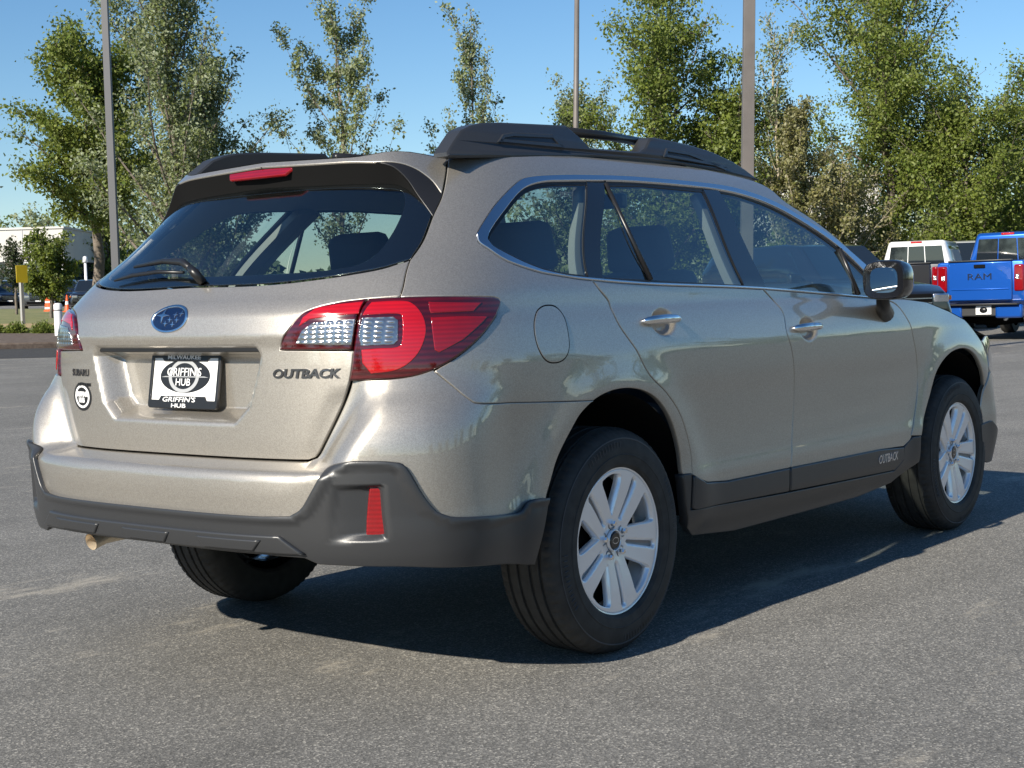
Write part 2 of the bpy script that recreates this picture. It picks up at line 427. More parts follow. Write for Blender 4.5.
# ---------------- lettering ----------------
def text_data(body, size=.05, extrude=.002, bold=0., shear=0., sx=1.):
    cu = bpy.data.curves.new('lettering', 'FONT'); cu.body = body; cu.size = size; cu.extrude = extrude; cu.offset = bold; cu.shear = shear
    cu.align_x = 'CENTER'; cu.align_y = 'CENTER'; cu.resolution_u = 3
    o = bpy.data.objects.new('lettering', cu); scene.collection.objects.link(o)
    dg = bpy.context.evaluated_depsgraph_get(); me = bpy.data.meshes.new_from_object(o.evaluated_get(dg))
    V = np.array([tuple(v.co) for v in me.vertices]); F = [tuple(p.vertices) for p in me.polygons]
    scene.collection.objects.unlink(o); bpy.data.objects.remove(o); bpy.data.curves.remove(cu); bpy.data.meshes.remove(me)
    if len(V):
        V[:, 0] -= (V[:, 0].min()+V[:, 0].max())/2; V[:, 1] -= (V[:, 1].min()+V[:, 1].max())/2; V[:, 0] *= sx
    return V, F
def text_on(name, body, mat, parent, surf, t0, z0, size, mirror=False, off=.001, width=None, dirn=1, **kw):
    V, F = text_data(body, size, **kw)
    if width: V[:, 0] *= width/(V[:, 0].max()-V[:, 0].min())
    e = 1e-3
    t0 = np.float64(t0); z0 = np.float64(z0)
    kt = np.linalg.norm(surf.pos(t0+e, z0)-surf.pos(t0-e, z0))/(2*e); kz = np.linalg.norm(surf.pos(t0, z0+e)-surf.pos(t0, z0-e))/(2*e)
    T = t0+V[:, 0]/kt*dirn; Z = z0+V[:, 1]/kz
    P = surf.pos(T, Z)+surf.nrm(T, Z)*(V[:, 2]+off)[:, None]
    o = mesh_obj(name, P, F, mat, parent, smooth=False, mirror=mirror); fix_normals(o.data); return o
def text_flat(name, body, mat, parent, o, U, V_, size, width=None, **kw):
    V, F = text_data(body, size, **kw)
    if width: V[:, 0] *= width/(V[:, 0].max()-V[:, 0].min())
    U = np.array(U, float); V_ = np.array(V_, float); N = np.cross(U, V_)
    P = np.array(o, float)+V[:, :1]*U+V[:, 1:2]*V_+V[:, 2:3]*N
    return mesh_obj(name, P, F, mat, parent, smooth=False)

# =====================================================================
#                      ground, lot, planting strip
# =====================================================================
FV = np.array([math.cos(YAW), math.sin(YAW)]); RV = np.array([math.sin(YAW), -math.cos(YAW)])
_pv = np.array([-math.sin(YAW-.33), math.cos(YAW-.33)])
def terrain(x, y):
    s = (np.asarray(x, float)-CAM_POS[0])*_pv[0]+(np.asarray(y, float)-CAM_POS[1])*_pv[1]
    return np.maximum(0, .0265*(np.sqrt((s-9)**2+4)+(s-9))/2-.006)
def dl(d, l): return CAM_POS[:2]+FV*d+RV*l
def ground_at(px, py):
    d = CAM_F+CAM_R*(px-512)/FPX-CAM_U*(py-384)/FPX; t = 1.
    while t < 400:
        p = CAM_POS+d*t
        if p[2] < terrain(p[0], p[1]): break
        t *= 1.004
    return CAM_POS+d*t
def at(px, d, py=300):
    r = CAM_F+CAM_R*(px-512)/FPX-CAM_U*(py-384)/FPX; k = d/(r[0]*FV[0]+r[1]*FV[1]); p = CAM_POS+r*k
    return np.array([p[0], p[1], float(terrain(p[0], p[1]))])
def z_at(px, py, d):
    r = CAM_F+CAM_R*(px-512)/FPX-CAM_U*(py-384)/FPX; k = d/(r[0]*FV[0]+r[1]*FV[1]); return CAM_POS[2]+r[2]*k
def asphalt_mat():
    m, nt, b = new_mat('asphalt'); tc = nd(nt, 'ShaderNodeTexCoord'); L = nt.links.new
    def mapr(src, a, b_, c, d_):
        r = nd(nt, 'ShaderNodeMapRange'); r.inputs[1].default_value = a; r.inputs[2].default_value = b_; r.inputs[3].default_value = c; r.inputs[4].default_value = d_
        L(src, r.inputs[0]); return r.outputs[0]
    def noise(sc, det=4., rough=.55, vec=None):
        n = nd(nt, 'ShaderNodeTexNoise', i_Scale=sc, i_Detail=det, i_Roughness=rough); L(vec or tc.outputs['Object'], n.inputs['Vector']); return n.outputs['Fac']
    v = nd(nt, 'ShaderNodeTexVoronoi', i_Scale=190.); L(tc.outputs['Object'], v.inputs['Vector'])
    sc = nd(nt, 'ShaderNodeSeparateColor'); L(v.outputs['Color'], sc.inputs[0])
    mp = nd(nt, 'ShaderNodeMapping'); mp.inputs['Scale'].default_value = (.9, 3.6, 1); mp.inputs['Rotation'].default_value = (0, 0, R(-52)); L(tc.outputs['Object'], mp.inputs[0])
    cr = nd(nt, 'ShaderNodeValToRGB'); cr.color_ramp.elements[0].position = 0.0; cr.color_ramp.elements[0].color = (.10, .098, .091, 1)
    cr.color_ramp.elements[1].position = 1.; cr.color_ramp.elements[1].color = (.42, .40, .355, 1)
    e = cr.color_ramp.elements.new(.55); e.color = (.172, .167, .155, 1); e = cr.color_ramp.elements.new(.85); e.color = (.225, .217, .20, 1)
    L(sc.outputs[0], cr.inputs[0])
    def mul(a, f):
        x = nd(nt, 'ShaderNodeMix', data_type='RGBA', blend_type='MULTIPLY'); x.inputs[0].default_value = 1; L(a, x.inputs[6]); L(f, x.inputs[7]); return x.outputs[2]
    c = mul(cr.outputs[0], mapr(noise(.45, 8, .7), .3, .7, .74, 1.16)); c = mul(c, mapr(noise(14, 5, .6, mp.outputs[0]), .3, .7, .90, 1.10)); c = mul(c, mapr(noise(.18, 3, .5, mp.outputs[0]), .3, .7, .92, 1.06))
    # pale dusty scuffs stretched across the lot
    du = nd(nt, 'ShaderNodeMix', data_type='RGBA'); du.inputs[7].default_value = (.44, .40, .33, 1); L(c, du.inputs[6])
    mp2 = nd(nt, 'ShaderNodeMapping'); mp2.inputs['Scale'].default_value = (1.0, 3.0, 1); mp2.inputs['Rotation'].default_value = (0, 0, R(50)); L(tc.outputs['Object'], mp2.inputs[0])
    n1 = noise(.55, 9, .72, mp2.outputs[0]); fac = mapr(n1, .585, .69, 0., .75); L(fac, du.inputs[0])
    # faint dark tyre marks
    w = nd(nt, 'ShaderNodeTexWave', i_Scale=.12, i_Distortion=3., i_Detail=2.); w.inputs['Detail Scale'].default_value = .6; L(mp.outputs[0], w.inputs['Vector'])
    c2 = mul(du.outputs[2], mapr(w.outputs['Fac'], .0, .16, .93, 1.0))
    L(c2, b.inputs['Base Color']); b.inputs['Roughness'].default_value = .82; b.inputs['Specular IOR Level'].default_value = .35
    bp = nd(nt, 'ShaderNodeBump', i_Strength=.6, i_Distance=.002); L(v.outputs['Distance'], bp.inputs['Height'])
    bp2 = nd(nt, 'ShaderNodeBump', i_Strength=.5, i_Distance=.006); L(noise(38., 6, .7), bp2.inputs['Height']); L(bp.outputs[0], bp2.inputs['Normal']); L(bp2.outputs[0], b.inputs['Normal'])
    return m
M['asphalt'] = asphalt_mat()
def two_tone(name, c1, c2, scale, rough=.95, bump=(60, .8, .02)):
    m, nt, b = new_mat(name); tc = nd(nt, 'ShaderNodeTexCoord'); n = nd(nt, 'ShaderNodeTexNoise', i_Scale=scale, i_Detail=8., i_Roughness=.7)
    nt.links.new(tc.outputs['Object'], n.inputs['Vector']); cr = nd(nt, 'ShaderNodeValToRGB'); cr.color_ramp.elements[0].position = .35; cr.color_ramp.elements[1].position = .65
    cr.color_ramp.elements[0].color = (*c1, 1); cr.color_ramp.elements[1].color = (*c2, 1); nt.links.new(n.outputs['Fac'], cr.inputs[0]); nt.links.new(cr.outputs[0], b.inputs['Base Color'])
    b.inputs['Roughness'].default_value = rough; n2 = nd(nt, 'ShaderNodeTexNoise', i_Scale=bump[0], i_Detail=5.); nt.links.new(tc.outputs['Object'], n2.inputs['Vector'])
    bp = nd(nt, 'ShaderNodeBump', i_Strength=bump[1], i_Distance=bump[2]); nt.links.new(n2.outputs['Fac'], bp.inputs['Height']); nt.links.new(bp.outputs[0], b.inputs['Normal']); return m
M['grass'] = two_tone('lawn', (.13, .15, .045), (.24, .225, .10), 1.2)
M['mulch'] = two_tone('mulch', (.075, .052, .04), (.16, .125, .10), 6.)
M['concrete'] = two_tone('concrete', (.33, .31, .28), (.42, .40, .36), 3.)
M['dirt'] = two_tone('bare_soil', (.36, .25, .12), (.45, .34, .18), 2.)
# one sheet of ground out to the horizon
rr = np.concatenate([[0], np.geomspace(1.2, 3500, 90)]); na = 180; V = []; F = []
for i, r_ in enumerate(rr):
    for k in range(na):
        a = 2*PI*k/na; x = CAM_POS[0]+3+r_*math.cos(a); y = CAM_POS[1]+3+r_*math.sin(a); V.append((x, y, float(terrain(x, y))))
for i in range(len(rr)-1):
    for k in range(na): F.append((i*na+k, (i+1)*na+k, (i+1)*na+(k+1) % na, i*na+(k+1) % na))
tag(mesh_obj('asphalt_ground', V, F, M['asphalt']), kind='structure')
def band(name, d0, d1, l0, l1, mat, off, slope=0., n=60, m=6, kind='structure', wob=0.):
    V = []; F = []
    for i in range(n+1):
        l = l0+(l1-l0)*i/n
        for j in range(m+1):
            d = d0+(d1-d0)*j/m+slope*l
            if wob and 0 < j < m: pass
            p = dl(d, l); V.append((p[0], p[1], float(terrain(*p))+off))
    for i in range(n):
        for j in range(m): a = i*(m+1)+j; F.append((a, a+m+1, a+m+2, a+1))
    return tag(mesh_obj(name, V, F, mat), kind=kind)
# the planting strip along the back of the lot
KD = 38.0; SL = .5
def kd(l): return KD+SL*l
band('planting_bed', KD+.15, KD+9, -45, 60, M['mulch'], .13, SL)
band('lawn', KD+9, KD+58, -70, 90, M['grass'], .134, SL)
band('soil_path', KD+13.5, KD+19.5, -60, -9, M['dirt'], .142, SL)
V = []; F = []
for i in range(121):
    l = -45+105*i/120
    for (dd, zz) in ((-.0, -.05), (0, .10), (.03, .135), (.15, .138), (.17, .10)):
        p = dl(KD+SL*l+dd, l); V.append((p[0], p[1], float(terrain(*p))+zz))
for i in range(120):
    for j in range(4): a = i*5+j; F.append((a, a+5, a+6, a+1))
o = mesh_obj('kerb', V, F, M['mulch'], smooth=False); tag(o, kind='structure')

M['kerb_dark'] = two_tone('dark_ground', (.03, .03, .032), (.05, .05, .05), 4.)  # near-black ground colour for the band in front of the kerb
band('dark_kerb_band', KD-5.0, KD-.02, -45, 60, M['kerb_dark'], .004, SL)

# =====================================================================
#                         the estate car
# =====================================================================
M['badge_metal'] = simple('badge_metal', (.22, .22, .23), .18, 1.)
M['lamp_glass'] = simple('lamp_glass', (.30, .31, .32), .06, .4, 1)
M['letter_rubber'] = simple('letter_rubber', (.055, .055, .058), .6)
M['tip_metal'] = simple('tip_metal', (.72, .62, .48), .25, .5)
car = empty('parked_car', (0, 0, 0), label='champagne beige estate car with grey plastic cladding, alone on the open asphalt', cat='car')
def on_plane(px, py, ax, v):
    d = CAM_F+CAM_R*(px-512)/FPX-CAM_U*(py-384)/FPX; t = (v-CAM_POS[ax])/d[ax]; return CAM_POS+t*d
def mirr(pts): return [(-3.0-p[0], p[1]) for p in reversed(pts)]
NB = 3.15
body_s0 = Surf(XR_BODY, NB)
bt = Tab((.40, .34), (.59, .375), (.694, .425), (.864, .496), (.996, .514), (1.1, .53))
Dc = Tab((.25, .03), (.32, .075), (.42, .098), (.5, .104), (.62, .104), (.70, .100), (.78, .086), (.83, .062), (.88, .028), (.93, .008), (1.0, .0))
Dm = Tab((.25, .02), (.32, .06), (.42, .095), (.5, .105), (.6, .105), (.655, .100), (.668, .092), (.678, .055), (.688, -.002), (.70, -.012))
def bump_disp(t, z):
    a = np.abs(np.asarray(t, float)+1.5); g = bt(z)
    w = sst(-.005, .05, a-g); k = sst(0, .10, a-g)
    zz = np.where(np.asarray(z, float) > .66, k, 1)
    kk = sst(.70, .66, z)+(1-sst(.70, .66, z))*k
    c = Dc(z)*kk
    D = Dm(z)*(1-w)+c*w
    return D*sst(.98, .66, a)
def I(s, *pts): return s.inv(pts)
# --- features pressed into the tailgate
recess = join(I(body_s0, (102, 350), (180, 347), (258, 344)), I(body_s0, (266, 353), (243.4, 421.9)), I(body_s0, (185, 422), (121.6, 419)), I(body_s0, (110, 385)))
# the recess is symmetrical about the middle of the car
rz1 = 1.010; rz0 = .785
recess = [(-1.5-.288, rz1), (-1.5+.288, rz1), (-1.5+.300, rz1-.03), (-1.5+.262, rz0+.05), (-1.5+.218, rz0), (-1.5-.218, rz0), (-1.5-.262, rz0+.05), (-1.5-.300, rz1-.03)]
crease_z = 1.015
def gate_disp(t, z):
    t = np.asarray(t, float); z = np.asarray(z, float); sh = np.broadcast(t, z).shape
    t, z = np.broadcast_arrays(t, z)
    P = np.stack([t, z], -1); d = dist_poly(P, recess)
    D = -.078*sst(-.004, .045, d)
    # lower corners pulled in a little beside a slanting crease
    a = np.abs(t+1.5); zz = (a-.30)*1.0+.70
    D = D-.006*sst(.0, .05, (a-.385)-(z-.70)*.33)*sst(.90, .84, z)
    # rounded lip above the recess
    D = D+.007*np.exp(-((z-1.035)/.022)**2)
    return D
gate_s = Surf(XR_BODY, NB, gate_disp)
# --- door handle bowls, shoulder crease, flare of the lower door
HAND = [(.475, .992), (1.52, .955)]
def side_disp(t, z):
    t = np.asarray(t, float); z = np.asarray(z, float); t, z = np.broadcast_arrays(t, z)
    D = 0*t
    for hx, hz in HAND:
        q = np.sqrt(((t-hx-.02)/.075)**2+((z-hz)/.048)**2)
        D = D-.022*sst(1.0, .45, q)
    return D+np.where((t < -.4) & (z < .95), bump_disp(np.minimum(t, -.4), z), 0)
HPX = I(body_s0, (660, 322), (806, 329))
HAND = [tuple(p) for p in HPX]
side_s = Surf(XR_BODY, NB, side_disp)

# ------------------------------------------------ traced outlines
P_dpil = I(body_s0, (410, 259.7), (422.5, 242), (432.7, 216.5), (443, 193))
D_top = (P_dpil[-1][0]+.0, 1.548)
dpil = cat(P_dpil+[D_top], 5)
P_roof = [D_top]+I(body_s0, (480, 157), (585, 156), (672, 164), (752, 180), (786, 202), (811, 218), (837, 238), (866, 265))
roof_edge = cat(P_roof, 6)
ch_out_top = cat(I(body_s0, (476.7, 234), (483, 222.8), (497.7, 201.8), (517, 182.5), (530, 177), (559, 175), (589.5, 175), (636, 176.7), (710, 183.5), (743, 190), (775, 202), (807, 220.5), (837.5, 241), (867.6, 266.7), (880, 277)), 4)
ch_out_bot = cat(I(body_s0, (476.7, 234), (479, 242), (488, 248.6), (507, 260.8), (536, 271), (562, 276), (591, 280), (655.6, 285), (760, 289), (870, 298), (884, 299)), 4)
ch_in_top = cat(I(body_s0, (487.5, 238), (490.5, 230), (502, 213.5), (521.5, 190), (541, 182), (568.6, 180.6), (589.5, 180.5), (636, 181.5), (707, 188), (743, 195), (775, 207), (807, 225), (837.5, 246), (864, 271), (872, 279)), 4)
ch_in_bot = cat(I(body_s0, (487.5, 238), (489, 241), (497, 248.6), (526.7, 263.5), (559, 273.5), (591, 277.6), (655, 282.6), (762, 286.8), (868, 296), (878, 297)), 4)
gap_rd_rear = cat(I(body_s0, (592, 279.6), (600, 290), (608, 300), (610.5, 307), (619.8, 325.8), (636, 349), (650, 375), (666.7, 392.6), (678.4, 410), (685.5, 429), (691, 452), (693, 474)), 4)
gap_mid = cat(I(body_s0, (763, 289), (775, 302), (783.6, 314), (787, 333), (792.4, 352.4), (794.3, 383.4), (793, 419), (791, 467.5)), 4)
gap_fd = cat(I(body_s0, (884, 299), (896.8, 304.8), (908.7, 321.4), (913.4, 338), (917, 362), (917.7, 383.4), (915.8, 407), (911, 436)), 4)
door_bot_r = I(body_s0, (693, 475), (700, 479.5), (708, 482.6), (726.7, 481.4), (791, 468))
door_bot_f = I(body_s0, (791, 468), (880, 450), (904, 446.5), (910, 441), (912, 436))
arch_r_out = I(body_s0, (546.5, 496), (551, 480), (559, 454.7), (573.9, 425.5), (582, 412.5), (594, 400.8), (608, 392.6), (624.5, 388.6), (641, 390), (655, 397), (665.5, 409), (673.7, 426.6), (679.6, 450), (683, 474.6))
arch_f_out = I(body_s0, (921.8, 435.8), (924, 419), (930, 395.3), (936, 373.9), (944.4, 359.6), (954, 351), (965.9, 348.5), (975.4, 354.8), (981.3, 366.7), (984.4, 383.4), (985, 407), (984, 432))
# keep the arches circular-ish: fit mean radius
arch_r = cat(arch_r_out, 4); arch_f = cat(arch_f_out, 4)
i_seam = min(range(len(arch_r)), key=lambda i: abs(arch_r[i][1]-I(body_s0, (587, 402))[0][1]) if arch_r[i][0] < 0 else 9)
seam = cat(I(body_s0, (433.5, 371), (448, 384), (463, 398), (476, 402.7), (520, 402.8))+[arch_r[i_seam]], 5)
lampO_top = cat(I(body_s0, (369, 299), (400, 297.4), (437.8, 296.5), (470, 296.6), (493.6, 297.3)), 4)
lampO_tip = cat(I(body_s0, (493.6, 297.3), (499, 299.5), (499.5, 305), (496, 315.6)), 3)
lampO_bot = cat(I(body_s0, (496, 315.6), (481, 335.9), (458, 356), (432.7, 370), (402, 377.8), (350, 380.8)), 4)
lampI_left = cat(I(body_s0, (369, 299), (340, 302.5), (313, 309), (298, 318), (285.4, 335.9), (280.3, 349.8)), 4)
gate_gap = I(body_s0, (369, 299), (354, 348.5), (350, 380.8))
gate_low = cat(I(body_s0, (350, 380.8), (345, 396.8), (333.6, 422), (319.7, 450), (314.6, 458)), 4)
dp_low = I(body_s0, (410, 259.7), (399.7, 296.5))
ZG = .690

# ------------------------------------------------ body sides, doors
BODY = empty('body'); BODY.parent = car
def both(name, mat, par, surf, outer, **kw): return panel(name, mat, par, surf, outer, mirror=True, **kw)
k_up = [p for p in arch_r if p[1] >= arch_r[i_seam][1]-1e-6 or p[0] > .0]
arch_upper = arch_r[i_seam:]
lamp_edge = join(dp_low[::-1], I(body_s0, (437.8, 296.5)), lampO_top[-9:], lampO_tip, [p for p in lampO_bot if p[0] >= seam[0][0]-.002])
quarter = join(dpil, roof_edge, [ch_out_top[-1]][:0], ch_out_top[::-1], [p for p in ch_out_bot if p[0] < gap_rd_rear[0][0]], gap_rd_rear,
               I(body_s0, (683, 474.6)), arch_upper[::-1], seam[::-1], [p for p in lampO_bot[::-1] if p[0] > seam[0][0]], lampO_tip[::-1],
               [p for p in lampO_top[::-1] if p[0] > dp_low[1][0]], [dp_low[1]])
both('side_panel', M['paint'], BODY, side_s, quarter, h=.022, rim=.02, gap=.0014, bev=.003)
doors = []
for s in (0, 1):
    d1 = empty('rear_door'); d1.parent = car; d2 = empty('front_door'); d2.parent = car; doors.append((d1, d2))
RD = (doors[0][0], doors[1][0]); FD = (doors[0][1], doors[1][1])
def between(line, a, b): return [p for p in line if a < p[0] < b]
def finebowl(P):
    m = np.zeros(len(P), bool)
    for hx, hz in HAND: m |= ((np.abs(P[:, 0]-hx-.02) < .10) & (np.abs(P[:, 1]-hz) < .065))
    return m
FB = (finebowl, .006)
rd = join([gap_rd_rear[0]], between(ch_out_bot, gap_rd_rear[0][0], gap_mid[0][0]), gap_mid, door_bot_r[::-1], gap_rd_rear[::-1])
both('door_panel', M['paint'], RD, side_s, rd, fine=FB, gap=.0014, bev=.003, rim=.02)
fd = join([gap_mid[0]], between(ch_out_bot, gap_mid[0][0], gap_fd[0][0]), gap_fd, door_bot_f[::-1], gap_mid[::-1])
both('door_panel', M['paint'], FD, side_s, fd, fine=FB, gap=.0014, bev=.003, rim=.02)
# front wing, nose
nose_bot = [(arch_f[-1][0], arch_f[-1][1]), (3.12, .40)]
fender = join(gap_fd[::-1], [(2.2, 1.066)], [(2.45, 1.047), (2.70, 1.00), (2.87, .958), (2.95, .915), (3.05, .85), (3.12, .78), (3.10, .70), (3.04, .62)], [(3.02, .55)], arch_f[::-1][6:], I(body_s0, (912, 436)))
both('front_wing', M['paint'], BODY, side_s, fender, h=.022, rim=.02, gap=.0014, bev=.003)
fb = [(3.02, .545), (3.045, .62), (3.105, .70), (3.3, .66), (3.7, .62), (4.05, .60)]
fb = fb+[(8.10-p[0], p[1]) for p in fb[::-1][1:]]
fb = join(fb, [(8.10-3.06, .36)], [(4.6, .30), (4.05, .29), (3.5, .30)], [(3.06, .36)])
panel('front_bumper', M['paint'], car, side_s, fb, h=.03, off=.004, rim=.02)
hl = [(3.06, .85), (3.13, .785), (3.115, .71), (3.3, .675), (3.62, .66), (3.66, .70), (3.4, .80), (3.2, .87)]
both('headlight', M['lamp_glass'], car, side_s, cat(hl+[hl[0]], 3)[:-1], h=.02, off=.002)
gr = [(3.70, .69), (3.68, .64), (4.05, .62), (4.42, .64), (4.40, .69), (4.05, .72)]
panel('grille', M['gloss_black'], car, side_s, gr, h=.03)

# ------------------------------------------------ tailgate
GATE = empty('tailgate'); GATE.parent = car
g_bot = I(body_s0, (314.6, 458.5), (260, 458.5)); g_bot = [(g_bot[0][0], ZG), (g_bot[1][0], ZG)]
gl_bot = cat(I(body_s0, (410, 259.7), (397, 263.5), (374, 269.8), (318.4, 278.7), (260, 284.8))+[(-1.5, 1.181)], 4)
gl_bot = [(p[0], p[1]) for p in gl_bot]
gate_right = join([(-1.5, ZG)], [g_bot[1]], [(g_bot[0][0]-.015, ZG)], gate_low[::-1], I(body_s0, (354, 350.5)), I(body_s0, (280.3, 350)), lampI_left[::-1][1:-1], I(body_s0, (369, 299), (399.7, 296.5), (410, 259.7)), gl_bot[1:])
gate_poly = join(gate_right, mirr(gate_right))
def fine_gate(P): return dist_poly(P, recess) > -.02
gate_obj = panel('tailgate_panel', M['paint'], GATE, gate_s, gate_poly, h=.018, rim=.02, fine=(fine_gate, .008), bev=.003, gap=.0014)
# rear window
rg_right = join([(-1.5, 1.187)], [(p[0], p[1]+.006) for p in gl_bot[::-1]][1:], [(p[0]-.006, p[1]) for p in dpil[1:-4]], [(D_top[0]-.01, 1.50), (-1.15, 1.505), (-1.5, 1.505)])
rear_glass = panel('rear_window', M['glass_rear'], GATE, body_s0, join(rg_right, mirr(rg_right)), h=.04, off=-.002, rim=.004)
# black printed border of the rear window
def inset_poly(P, d): P = resample(P, .02); P = P[::-1].copy() if area2(P) < 0 else P; return [tuple(q) for q in P-edge_normals(P)*d]
rgp = join(rg_right, mirr(rg_right))
hole = [(-1.5, 1.215), (-1.2, 1.213), (-1.05, 1.222), (-.99, 1.245), (-.965, 1.30), (-.945, 1.38), (-.95, 1.43), (-.99, 1.455), (-1.2, 1.468), (-1.5, 1.47)]
hole = cat(hole, 3); hole = join(hole, mirr(hole))
panel('window_border', M['gloss_black'], GATE, body_s0, inset_poly(rgp, .0003), h=.03, off=-.005, rim=.002, holes=[hole])
# --- spoiler
def sp_disp(t, z):
    a = np.abs(np.asarray(t, float)+1.5)
    return .056*sst(.67, .47, a)*sst(1.36, 1.50, z)
sp_s = Surf(XR_BODY, NB, sp_disp)
sA = I(sp_s, (443, 193), (433, 181), (422, 172), (412, 166.5), (402, 163.2), (390, 161.6), (375, 162), (350, 161.8), (320, 163.5), (290, 165.3), (262, 167))
sA[0] = (P_dpil[-1][0]-.004, sA[0][1])
zc = sA[-1][1]; ZTOP = 1.557
lip = cat(sA+[(-1.5, zc)], 4)
sp_top = [(-1.5, ZTOP), (-1.2, ZTOP), (-1.0, ZTOP), (D_top[0]-.004, 1.548)]
sp_poly = join(lip, sp_top)
lpt = np.array(sorted([(p[0], p[1]) for p in lip])); ltz = lambda t: float(np.interp(t, lpt[:, 0], lpt[:, 1]))
sp_top = [(t, ltz(t)+.015+.0*t) for t in np.linspace(-1.5, -1.12, 12)]
te = sp_top[-1]; sp_top = sp_top+[(te[0]+(D_top[0]-.004-te[0])*k, te[1]+(1.548-te[1])*(k*k*(3-2*k))) for k in np.linspace(.1, 1, 10)]
sp_poly = join(lip[::-1], [(dpil[-5][0]-.005, dpil[-5][1])], sp_top[::-1])
# right half runs centre -> side -> back along the top; mirror it
panel('spoiler', M['paint'], GATE, sp_s, join(sp_poly, mirr(sp_poly)[1:-1]), h=.012, rim=.02, bev=.0025)
fin_top = cat(sA[:7], 3)
fin_in = cat(I(sp_s, (375, 162), (388, 164.5), (397, 169), (408, 180), (417, 193.6), (426, 206), (433, 216)), 3)
fin = join(fin_top, fin_in, [P_dpil[2], P_dpil[3]])
both('spoiler_fin', M['black'], GATE, sp_s, [(p[0], p[1]) for p in fin], h=.012, off=-.001)
lowz = [(p[0], p[1]) for p in fin_in]
# black underside: band between the lip and the glass
und_top = [(p[0], p[1]-.003) for p in cat(sA[6:]+[(-1.5, zc)], 3)]
und_bot = [(p[0]-.02, max(p[1], 0)) for p in fin_in]
sb = [(-1.5, zc-.052), (-1.3, zc-.052), (-1.15, zc-.056)]
mbu = []
def strip(rowA, rowB, n, fA, fB, name, mat, parent, curve=None):
    """ruled sheet between two 3D rows of equal length, n steps"""
    V = []; F = []; A = np.array(rowA); B = np.array(rowB); m = len(A)
    for j in range(n+1):
        k = j/n; V += (A*(1-k)+B*k+(0 if curve is None else curve(k))).tolist()
    for j in range(n):
        for i in range(m-1): F.append((j*m+i, j*m+i+1, (j+1)*m+i+1, (j+1)*m+i))
    return mesh_obj(name, V, F, mat, parent)
tt = np.linspace(-1.5, fin_in[-1][0]-.004, 40)
lipT = np.array(sorted([(p[0], p[1]) for p in (cat(sA[6:]+[(-1.5, zc)], 3)+fin_in)]))
def lipz(t): return np.interp(t, lipT[:, 0], lipT[:, 1])
lz = lipz(tt)
rA = sp_s.pos(tt, lz-.002)-sp_s.nrm(tt, lz)*.004
gz = np.minimum(lz-.022*sst(fin_in[-1][0], -1.1, tt)-.002, 1.50)
rB = body_s0.pos(tt, gz)-body_s0.nrm(tt, gz)*.004
for sgn in (1, -1):
    strip(rA*[1, sgn, 1], rB*[1, sgn, 1], 3, 0, 0, 'spoiler_underside', M['void'], GATE)
bl_t = .255
blp = [(-1.5-bl_t, zc-.006), (-1.5+bl_t, zc-.006), (-1.5+bl_t+.03, zc-.012), (-1.5+bl_t-.01, zc-.030), (-1.5-bl_t+.01, zc-.030), (-1.5-bl_t-.03, zc-.012)]
blp = [(-1.5+(p[0]+1.5)*.56, p[1]+.004) for p in blp]
panel('high_brake_light', M['red'], GATE, sp_s, blp, h=.01, off=-.006)
# --- tail lamps
TL = empty('tail_lamp'); TL.parent = car; TL2 = empty('tail_lamp'); TL2.parent = car; TLS = (TL, TL2)
gate_gap_in = I(body_s0, (367.2, 299), (352.3, 349.5))
lo = join(lampO_top, lampO_tip, lampO_bot, [gate_gap[2], gate_gap[1]])
# bulged outward
def lamp_disp(t, z): return .006+0*t
lamp_s = Surf(XR_BODY, NB, lambda t, z: .007+0*t)
lo_all = join(lampI_left[::-1], lampO_top, lampO_tip, lampO_bot, [gate_gap[2], gate_gap[1]])
both('lamp_housing', M['red_dark'], TLS, lamp_s, lo, h=.012, rim=.02, bev=.006)
li = join(lampI_left[2:], [gate_gap_in[1]], [gate_gap_in[0]])
both('lamp_housing', M['red_dark'], (GATE, GATE), lamp_s, li, h=.012, rim=.02, bev=.006)
red1 = join(cat(I(body_s0, (372, 303.5), (400, 302), (412, 304.5), (421, 314), (425.5, 331), (420, 350), (408, 364), (393, 371), (371.5, 373.5)), 4), I(body_s0, (363, 363)), cat(I(body_s0, (362, 350), (380, 348.5), (397, 347.5), (402, 341), (402, 320), (397, 314.5), (363, 316)), 3))
both('red_reflector', M['red_bright'], TLS, lamp_s, red1, h=.012, off=.0022)
clr = I(body_s0, (362.6, 318.5), (393, 317.6), (398, 321), (398, 341), (394, 344.8), (361.3, 346), (359, 335))
both('reversing_lens', M['clear_lens'], TLS, lamp_s, clr, h=.012, off=.003)
red2 = I(body_s0, (430, 318.5), (460, 317), (486, 317.4), (480, 324), (462, 340), (438.5, 353), (434, 350))
both('side_reflector', M['red'], TLS, lamp_s, red2, h=.012, off=.0022)
red4 = I(body_s0, (428, 303), (480, 303), (472, 312), (430, 314))
both('side_reflector', M['red'], TLS, lamp_s, red4, h=.012, off=.0022)
clr2 = I(body_s0, (297, 344), (303, 331), (313.5, 323.5), (330, 321.3), (356, 319.6), (352.5, 345), (330, 345.3))
both('indicator_lens', M['clear_lens'], GATE, lamp_s, clr2, h=.012, off=.003)
red3 = I(body_s0, (318, 309), (340, 305.5), (364, 303), (359.5, 314.5), (330, 317), (311, 320), (300, 327), (304, 318))
both('red_reflector', M['red_bright'], GATE, lamp_s, red3, h=.012, off=.0022)

